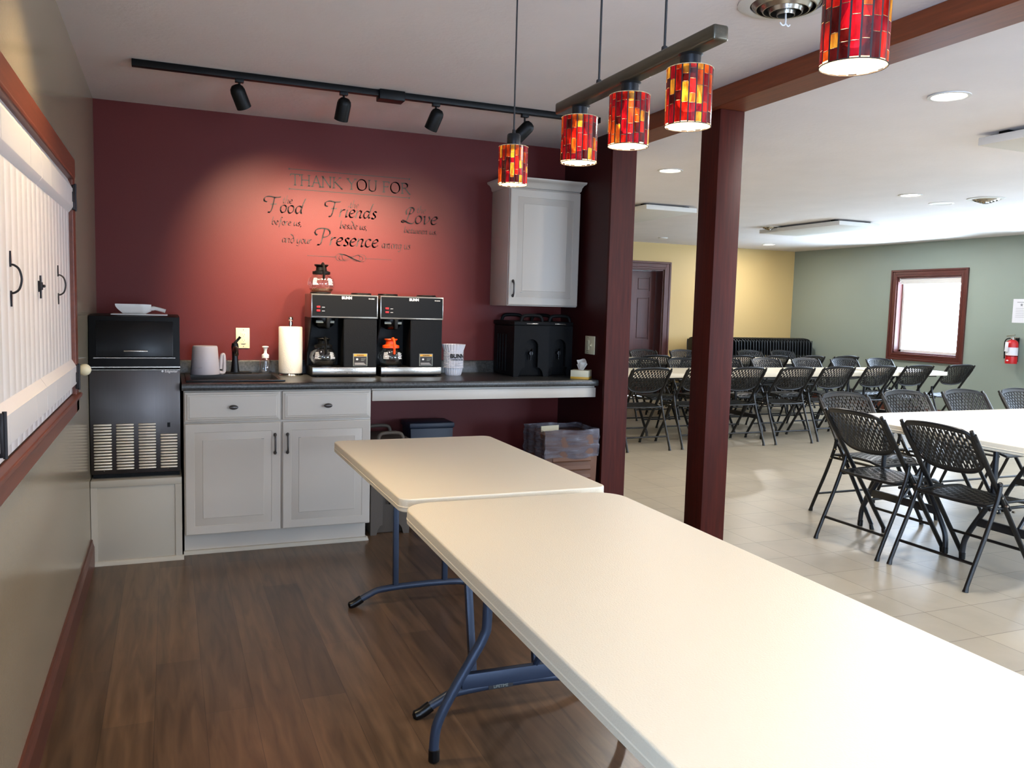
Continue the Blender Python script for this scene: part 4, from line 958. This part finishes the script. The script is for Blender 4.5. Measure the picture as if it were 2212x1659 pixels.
b = MB(); b.tube([(0, .016, .318), (-.01, .065, .31), (-.02, .088, .27), (-.02, .085, .15), (-.02, .080, .06)], [.007, .007, .007, .008, .012], 10, 5); obj('hose', b, 'black_plastic', t)
b = MB(); b.box(-.082, -.080, .005, .05, .15, .27, .001, M=Matrix.Rotation(R(3), 4, 'X')); obj('inspection_tag', b, 'paper_plain', t)
b = MB(); b.box(.066, .098, -.02, .02, .02, .33, .003); obj('wall_bracket', b, 'black_plastic', t)

# ------------------------------------------------------------------ perforated folding chairs
def chair_line(z): return .55*(1-z/.80)
def make_chair():
    t = thing('folding_chair', '', 'chair')
    def back(u, v):
        a = 2*u-1; zt = .828-.022*a*a-.03*max(0, abs(a)-.86)/.14; zb = .572+.022*a*a+.034*abs(a)**6; z = zb+(zt-zb)*v
        hw = .196+.014*v; a = math.copysign(1, a)*abs(a); return (a*hw, chair_line(z)-.030*(1-a*a), z)
    def sol(i, j):
        if i < 2 or i > 44 or j < 3 or j > 30: return True
        if i % 2 == 0: return False if ((j+(3 if (i//2) % 2 else 0)) % 6) < 4 else True
        return True
    b = MB(); b.sheet(lambda u, v: back(((lambda q: (2*(q//2)+(q % 2)*1.28 if (q % 2) <= 1 else 2*(q//2)+1.28+((q % 2)-1)*.72)/47.28)(min(u, 1)*47)), v), 47, 34, sol, .006)
    rim = [back(u/20, 0) for u in range(21)]+[back(1, v/8) for v in range(1, 8)]+[back(1-u/20, 1) for u in range(21)]+[back(0, 1-v/8) for v in range(1, 8)]
    b.tube(rim, .0075, 8, closed=True); obj('backrest', b, 'chair_plastic', t)
    def seat(u, v):
        a = 2*u-1; y0 = .145-.012*(1-a*a); y = y0+.375*v; hw = .208-.012*v-.03*max(0, v-.8)/.2*abs(a)
        z = .418+.016*math.sin(v*pi*.85)*(1-.3*a*a)+.004*abs(a)**3-.022*max(0, v-.82)/.18; return (a*hw, y, z)
    def sol2(i, j):
        if j < 3 or j > 34 or i < 3 or i > 30: return True
        if j % 2 == 0: return False if ((i+(3 if (j//2) % 2 else 0)) % 6) < 4 else True
        return True
    b = MB(); b.sheet(seat, 34, 38, sol2, .006)
    rim = [seat(u/16, 0) for u in range(17)]+[seat(1, v/12) for v in range(1, 12)]+[seat(1-u/16, 1) for u in range(17)]+[seat(0, 1-v/12) for v in range(1, 12)]
    b.tube(rim, .0085, 8, closed=True); obj('seat', b, 'chair_plastic', t)
    for s in (-1, 1):
        b = MB(); b.tube([(s*.218, chair_line(z), z) for z in (.795, .60, .42, .20, .03)], .0122, 10, 3, flat=1.25)
        b.box(s*.218-.013, s*.218+.013, chair_line(.73)-.016, chair_line(.73)+.014, .66, .80, .006, M=None) if False else None
        b.tube([(s*.215, chair_line(z)-.002, z) for z in (.815, .76, .66)], [.010, .016, .012], 10, 3)
        b.cyl((s*.218, .535, 0), (s*.218, .525, .03), .015, .012, n=12); obj('front_leg', b, 'chair_tube', t)
        b = MB(); b.tube([(s*.237, .200, .530), (s*.238, .185, .46), (s*.239, .125, .30), (s*.240, .055, .14), (s*.241, .006, .025)], .0115, 10, 4)
        b.cyl((s*.241, .0, 0), (s*.241, .008, .03), .015, .011, n=12); b.ball((s*.236, .197, .537), .014, n=10); obj('rear_leg', b, 'chair_tube', t)
        b = MB(); b.tube([(s*.227, .21, .50), (s*.227, .30, .395)], .007, 8); b.tube([(s*.214, .16, .405), (s*.214, .50, .405)], .0085, 8); obj('seat_bracket', b, 'chair_tube', t)
        b = MB()
        for y, z in ((.205, .47), (.245, .425), (.30, .39), (.17, .405)): b.cyl((s*.238, y, z), (s*.252, y, z), .0055, n=8)
        obj('rivet', b, 'steel', t)
    b = MB(); b.tube([(-.240, .055, .135), (.240, .055, .135)], .0085, 8); obj('rear_stretcher', b, 'chair_tube', t)
    b = MB(); b.tube([(-.218, chair_line(.17), .17), (.218, chair_line(.17), .17)], .0085, 8); obj('front_stretcher', b, 'chair_tube', t)
    return t
proto = make_chair(); used = [False]
def place(x, y, rz, label, group):
    if not used[0]:
        used[0] = True; proto.location = (x, y, 0); proto.rotation_euler = (0, 0, rz); proto['label'] = label; proto['group'] = group; return proto
    return dup(proto, (x, y, 0), rz, label, group)
ORD = ['first', 'second', 'third', 'fourth', 'fifth', 'sixth', 'seventh', 'eighth', 'ninth']
def col_x(px, Y):      # x of a hall position on the viewing line through image column px (at mid height) for depth Y
    d = fw+rt*((px-1106)/FPX)-up*((775-829.5)/FPX); k = (Y-CAM.y)/d.y; return CAM.x+d.x*k
G = 'chairs around the white table at the right edge'
place(4.055, -1.555, -pi/2, 'black folding chair at the near end of the right table, left of the nearest one', G)
place(4.075, -2.105, -pi/2, 'large black folding chair nearest the camera, at the end of the right table', G)
place(4.79, -.72, pi, 'black folding chair at the far corner of the right table, behind its nearest chairs', G)
for k, x in enumerate((5.43, 6.04, 6.66)):
    place(x, -.66, pi, 'black folding chair behind the right tabletop, ' + ['just right of the corner chair', 'between two others', 'cut off by the picture edge'][k], G)
hall = []
for k, px in enumerate((1410, 1527, 1619, 1726, 1815, 1906, 1988, 2078)):
    Y = (1.69, 1.72, 1.72, 1.72, 1.80, 1.88, 1.96, 2.02)[k]
    place(col_x(px, Y), Y, 0, f'black folding chair, {ORD[k]} from left in the front row by the long tables', 'front row of chairs at the long white tables')
for k, px in enumerate((1386, 1475, 1566, 1653, 1740, 1823, 1899)):
    place(col_x(px, 3.12), 3.12, pi, f'black folding chair, {ORD[k]} from left on the far side of the front long tables', 'far side chairs of the front long tables')
for k, px in enumerate((1417, 1508, 1600, 1676, 1754, 1828)):
    place(col_x(px, 3.70), 3.70, 0, f'black folding chair, {ORD[k]} from left on near side of the rear long tables', 'near side chairs of the rear long tables')
for k, px in enumerate((1388, 1474, 1545, 1618, 1688)):
    place(col_x(px, 4.98), 4.98, pi, f'black folding chair, {ORD[k]} from left in the last row by the yellow wall', 'last row of chairs by the yellow wall')

# hall tables
TR = pi/2
long_table('white folding table at the right edge, side nearer the far chairs', (4.33+.915, -1.10-.381, 0), TR, .03, 'black_leg')
long_table('white folding table at the right edge, half nearer the camera', (4.33+.915, -1.10-.381-.765, 0), TR, .03, 'black_leg')
for k, x in enumerate((5.30, 7.14, 8.58)):
    if k < 2: long_table('long white folding table in the front hall row, ' + ('left' if k == 0 else 'middle') + ' one', (x-.07, 2.42, 0), TR, .04, 'black_leg', group='front row of hall tables')
    else: long_table('white folding table at the right end of the front hall row', (x+.02, 2.42, 0), TR, .04, 'black_leg', l=1.02, group='front row of hall tables')
for k, x in enumerate((5.9, 7.74)): long_table('long white folding table in the rear hall row, ' + ('left' if k == 0 else 'right') + ' one', (x, 4.36, 0), TR, .04, 'black_leg', group='rear row of hall tables')

# folded chairs standing in a row against the yellow wall
mat('folded_tube_lit', (32, 37, 41), .34, spec=.5)  # tube colour lightened to stand in for daylight on the edges
f = thing('folded_chair', 'black folding chair folded upright in the long row against the yellow wall', 'folded chair', group='folded chairs against the yellow wall')
b = MB()
def fb(u, v):
    a = 2*u-1; zt = .99-.04*a*a-.05*max(0, abs(a)-.8)/.2; zb = .72; z = zb+(zt-zb)*v; return (-.018*(1-a*a)-.012, a*(.195+.012*v), z)
b.sheet(fb, 12, 6, lambda i, j: True, .007); obj('backrest', b, 'chair_plastic', f)
b = MB(); b.tube([fb(u/14, 1) for u in range(15)], .005, 8); obj('top_rim', b, 'folded_tube_lit', f)
b = MB(); b.sheet(lambda u, v: (.006+.004*math.sin(v*3), (2*u-1)*.185, .30+.37*v), 8, 8, lambda i, j: True, .008); obj('seat', b, 'chair_plastic', f)
for s in (-1, 1):
    b = MB(); b.tube([(-.012, s*.205, .955), (-.016, s*.212, .88), (-.004, s*.214, .60), (-.004, s*.214, .0)], .0085, 8, 3); obj('front_leg', b, 'folded_tube_lit', f)
    b = MB(); b.tube([(.014, s*.232, .72), (.014, s*.234, .02)], .009, 8); obj('rear_leg', b, 'chair_tube', f)
b = MB(); b.tube([(.014, -.232, .15), (.014, .232, .15)], .008, 8); obj('stretcher', b, 'chair_tube', f)
n = 39
for k in range(n):
    x = 8.06+k*.0565
    lab = 'black folding chair folded upright in the long row against the yellow wall'
    if k == 0: f.location = (x, 5.80, 0)
    else:
        if k == n-1: lab = 'folded black chair at the right end of the row, beside the green wall'
        dup(f, (x, 5.80+random.uniform(-.006, .006), 0), random.uniform(-.01, .01), lab, 'folded chairs against the yellow wall')
f['label'] = 'folded black chair at the left end of the row, by the hall door side'

# ------------------------------------------------------------------ wall lettering, drawn with a broad nib
V2 = lambda p: Vector((p[0], p[1], 0))
GL = {
 'a': (.50, [[(.38, .42), (.25, .5), (.1, .4), (.05, .2), (.12, .03), (.25, .08), (.38, .3)], [(.42, .5), (.36, .2), (.38, .03), (.46, .06)]]),
 'b': (.46, [[(.2, 1), (.12, .6), (.07, .2), (.12, .03), (.25, .02), (.38, .15), (.4, .35), (.32, .48), (.2, .42), (.1, .3)]]),
 'c': (.42, [[(.36, .42), (.25, .5), (.1, .4), (.05, .2), (.12, .03), (.25, .01), (.36, .1)]]),
 'd': (.54, [[(.38, .42), (.25, .5), (.1, .4), (.05, .2), (.12, .03), (.25, .06), (.38, .28)], [(.56, 1.0), (.42, .5), (.37, .12), (.44, .03)]]),
 'D': (.48, [[(.02, 1.0), (.2, .88), (.36, .62), (.4, .3), (.3, .05), (.16, .0), (.06, .12), (.06, .34), (.18, .5), (.36, .5)]]),
 'e': (.44, [[(.08, .25), (.25, .28), (.36, .38), (.3, .5), (.18, .48), (.07, .33), (.05, .15), (.13, .02), (.26, .02), (.38, .12)]]),
 'f': (.36, [[(.44, .92), (.36, 1.0), (.27, .9), (.21, .6), (.14, .05), (.02, -.28)], [(.06, .5), (.38, .5)]]),
 'g': (.50, [[(.38, .42), (.25, .5), (.1, .4), (.05, .2), (.12, .03), (.25, .08), (.38, .3)], [(.42, .5), (.37, .1), (.3, -.18), (.18, -.3), (.05, -.24)]]),
 'h': (.46, [[(.18, 1), (.04, 0)], [(.08, .3), (.22, .46), (.34, .47), (.36, .36), (.3, .1), (.34, .01), (.42, .06)]]),
 'i': (.22, [[(.12, .5), (.06, .12), (.09, .01), (.17, .06)], [(.16, .68), (.18, .73)]]),
 'm': (.64, [[(.08, .5), (.02, 0)], [(.05, .3), (.18, .47), (.27, .45), (.24, .25), (.2, 0)], [(.24, .3), (.37, .47), (.47, .45), (.46, .3), (.42, .08), (.46, .01), (.54, .06)]]),
 'n': (.46, [[(.08, .5), (.02, 0)], [(.05, .3), (.2, .47), (.32, .47), (.33, .35), (.28, .1), (.32, .01), (.4, .06)]]),
 'o': (.44, [[(.22, .5), (.08, .4), (.05, .18), (.14, .01), (.27, .04), (.37, .2), (.35, .42), (.22, .5)]]),
 'r': (.34, [[(.08, .5), (.02, 0)], [(.05, .3), (.18, .47), (.3, .48)]]),
 's': (.34, [[(.3, .44), (.2, .5), (.1, .42), (.14, .3), (.24, .2), (.24, .07), (.13, 0), (.02, .06)]]),
 't': (.30, [[(.17, .72), (.08, .2), (.1, .03), (.2, .02), (.26, .08)], [(.02, .48), (.27, .5)]]),
 'u': (.48, [[(.06, .5), (.03, .15), (.08, .01), (.2, .05), (.34, .28)], [(.39, .5), (.33, .15), (.37, .01), (.45, .06)]]),
 'v': (.44, [[(.03, .46), (.1, .48), (.12, .2), (.14, 0), (.28, .12), (.39, .32), (.33, .5)]]),
 'w': (.60, [[(.03, .46), (.09, .47), (.08, .15), (.14, 0), (.24, .12), (.31, .46)], [(.30, .4), (.27, .1), (.34, 0), (.46, .15), (.55, .38), (.5, .5)]]),
 'y': (.48, [[(.06, .5), (.03, .15), (.08, .01), (.2, .05), (.34, .28)], [(.41, .5), (.35, .1), (.25, -.16), (.12, -.3), (.0, -.24)]]),
 ',': (.14, [[(.07, .05), (.06, -.03), (.01, -.12)]]), '.': (.14, [[(.05, .0), (.08, .03)]]), ' ': (.28, []),
 'F': (.52, [[(-.26, .62), (-.42, .70), (-.40, .90), (-.15, 1.0), (.18, .95), (.50, 1.0)], [(.16, .95), (.12, .6), (.07, .2), (-.02, -.03), (-.12, .0)], [(-.02, .5), (.3, .53)]]),
 'L': (.50, [[(.02, .55), (-.02, .78), (.12, .98), (.32, 1.0), (.40, .82), (.28, .62), (.15, .60)], [(.22, .96), (.16, .6), (.08, .2), (-.08, .02), (-.2, .06), (-.16, .16), (.0, .10), (.18, .0), (.4, -.02), (.48, .08)]]),
 'P': (.56, [[(-.22, .58), (-.36, .72), (-.28, .94), (.05, 1.03), (.38, .96), (.50, .76), (.38, .54), (.12, .46)], [(.17, .98), (.12, .6), (.04, .1), (-.04, -.03), (-.14, .0)]]),
}
def sf(x, z, w=.10): return [(x-w/2, z), (x+w/2, z)]
RC = {
 'T': (.80, [[(.02, 1), (.74, 1)], [(.38, 1), (.38, 0)], [(.02, 1), (0, .86)], [(.74, 1), (.77, .86)], sf(.38, 0, .2)]),
 'H': (.92, [[(.12, 1), (.12, 0)], [(.72, 1), (.72, 0)], [(.12, .52), (.72, .52)], sf(.12, 0, .2), sf(.12, 1, .2), sf(.72, 0, .2), sf(.72, 1, .2)]),
 'A': (.84, [[(.08, 0), (.40, 1.02)], [(.40, 1.02), (.74, 0)], [(.2, .36), (.62, .36)], sf(.08, 0, .18), sf(.74, 0, .2)]),
 'N': (.92, [[(.12, 0), (.12, 1)], [(.10, 1), (.74, 0)], [(.74, 0), (.74, 1)], sf(.12, 0, .18), sf(.74, 1, .18), sf(.08, 1, .14)]),
 'K': (.84, [[(.12, 0), (.12, 1)], [(.66, 1), (.14, .5)], [(.22, .58), (.76, 0), (.86, -.03)], sf(.12, 0, .2), sf(.12, 1, .2), sf(.64, 1, .2)]),
 'Y': (.80, [[(.04, 1), (.38, .5)], [(.72, 1), (.38, .5)], [(.38, .5), (.38, 0)], sf(.06, 1, .2), sf(.70, 1, .2), sf(.38, 0, .2)]),
 'O': (.98, [[(.46+.40*math.sin(2*pi*k/20), .5+.52*math.cos(2*pi*k/20)) for k in range(21)]]),
 'U': (.90, [[(.12, 1), (.12, .3), (.2, .06), (.42, -.02), (.62, .06), (.70, .3), (.70, 1)], sf(.12, 1, .2), sf(.70, 1, .2)]),
 'F': (.66, [[(.12, 0), (.12, 1)], [(.12, 1), (.56, 1), (.58, .88)], [(.12, .52), (.48, .52), (.48, .60)], sf(.12, 0, .2), sf(.06, 1, .1)]),
 'R': (.84, [[(.12, 0), (.12, 1)], [(.12, 1), (.4, 1), (.56, .88), (.56, .66), (.4, .54), (.14, .52)], [(.34, .54), (.76, 0), (.86, -.03)], sf(.12, 0, .2), sf(.06, 1, .1)]),
 ' ': (.40, []),
}
def nib(mb, pts, wn, thin, ang=R(38), smooth=6):
    P = [V2(p) for p in pts]
    if len(P) > 2 and smooth: P = catmull(P, smooth)
    nv = Vector((math.cos(ang), math.sin(ang), 0))*wn/2
    for p, q in zip(P, P[1:]):
        d = (q-p); 
        if d.length < 1e-7: continue
        s_ = Vector((-d.y, d.x, 0)).normalized(); off = nv if nv.dot(s_) >= 0 else -nv
        off = off + s_*thin/2; e = d.normalized()*thin*.5
        mb.quad(*[(v.x, -.0012, v.y) for v in (p-off-e, q-off+e, q+off+e, p+off-e)])
def word(parent, s, x0, x1, zb, size, table, wn, thin, shear=0, lastx=None):
    """lay out s so its advance spans x0..x1; zb base line, size = ascender height"""
    adv = sum(table[c][0] for c in s); kx = (x1-x0)/adv; cur = 0; mb = MB()
    for c in s:
        for st_ in table[c][1]: nib(mb, [(x0+(cur+p[0]+shear*p[1])*kx, zb+p[1]*size) for p in st_], wn, thin, smooth=0 if table is RC and c not in 'OURK' and len(st_) < 4 else 6)
        cur += table[c][0]
    bmesh.ops.recalc_face_normals(mb.bm, faces=mb.bm.faces[:])
    o = obj('lettering', mb, 'decal', parent, smooth=False); return o
t = thing('wall_lettering', 'grey script lettering of a table grace applied to the red wall', 'wall decal', (0, 0, 0))
word(t, 'THANK YOU FOR', 1.062, 1.806, 2.071, .064, RC, .0055, .0026)
word(t, 'Food', .945, 1.14, 1.901, .092, GL, .0074, .0026, .10); word(t, 'the', 1.016, 1.076, 1.958, .047, GL, .0032, .001, .1); word(t, 'before us,', .951, 1.128, 1.827, .047, GL, .0042, .001, .05)
word(t, 'Friends', 1.305, 1.590, 1.899, .092, GL, .0074, .0026, .10); word(t, 'the', 1.42, 1.478, 1.958, .047, GL, .0032, .001, .1); word(t, 'besiDe us,', 1.36, 1.530, 1.828, .048, GL, .0042, .001, .05)
word(t, 'Love', 1.775, 1.992, 1.888, .098, GL, .0074, .0026, .10); word(t, 'the', 1.85, 1.911, 1.956, .047, GL, .0032, .001, .1); word(t, 'between us,', 1.766, 1.987, 1.825, .042, GL, .0042, .001, .05)
word(t, 'anD your', 1.012, 1.190, 1.724, .052, GL, .0042, .001, .05); word(t, 'Presence', 1.240, 1.605, 1.723, .097, GL, .0078, .0026, .10); word(t, 'among us.', 1.625, 1.820, 1.721, .058, GL, .0044, .001, .05)
def rule(x0, x1, z, w):
    mb = MB(); mb.box(x0, x1, -.0014, -.0006, z-w/2, z+w/2)
    for x in (x0, x1): mb.lathe([(w*1.3, 0), (w*1.3, .0008)], 12, M=Matrix.Translation((x, -.0006, z)) @ Matrix.Rotation(pi/2, 4, 'X'))
    obj('rule_line', mb, 'decal', t, smooth=False)
rule(1.055, 1.800, 2.164, .0042); rule(1.057, 1.800, 2.046, .0042); rule(1.167, 1.340, 1.652, .0022); rule(1.522, 1.686, 1.650, .0022)
mb = MB(); cx_, cz_ = 1.431, 1.651
for (w_, h_, ph) in ((.095, .022, 0), (.075, .016, .5), (.055, .020, -.4)):
    nib(mb, [(cx_+w_*math.sin(a+ph*.2), cz_+h_*math.sin(2*a+ph)) for a in [2*pi*k/28 for k in range(29)]], .0022, .0008)
nib(mb, [(cx_-.07, cz_+.018), (cx_-.03, cz_+.014), (cx_+.02, cz_-.008), (cx_+.06, cz_-.022)], .004, .0015)
obj('flourish', mb, 'decal', t, smooth=False)
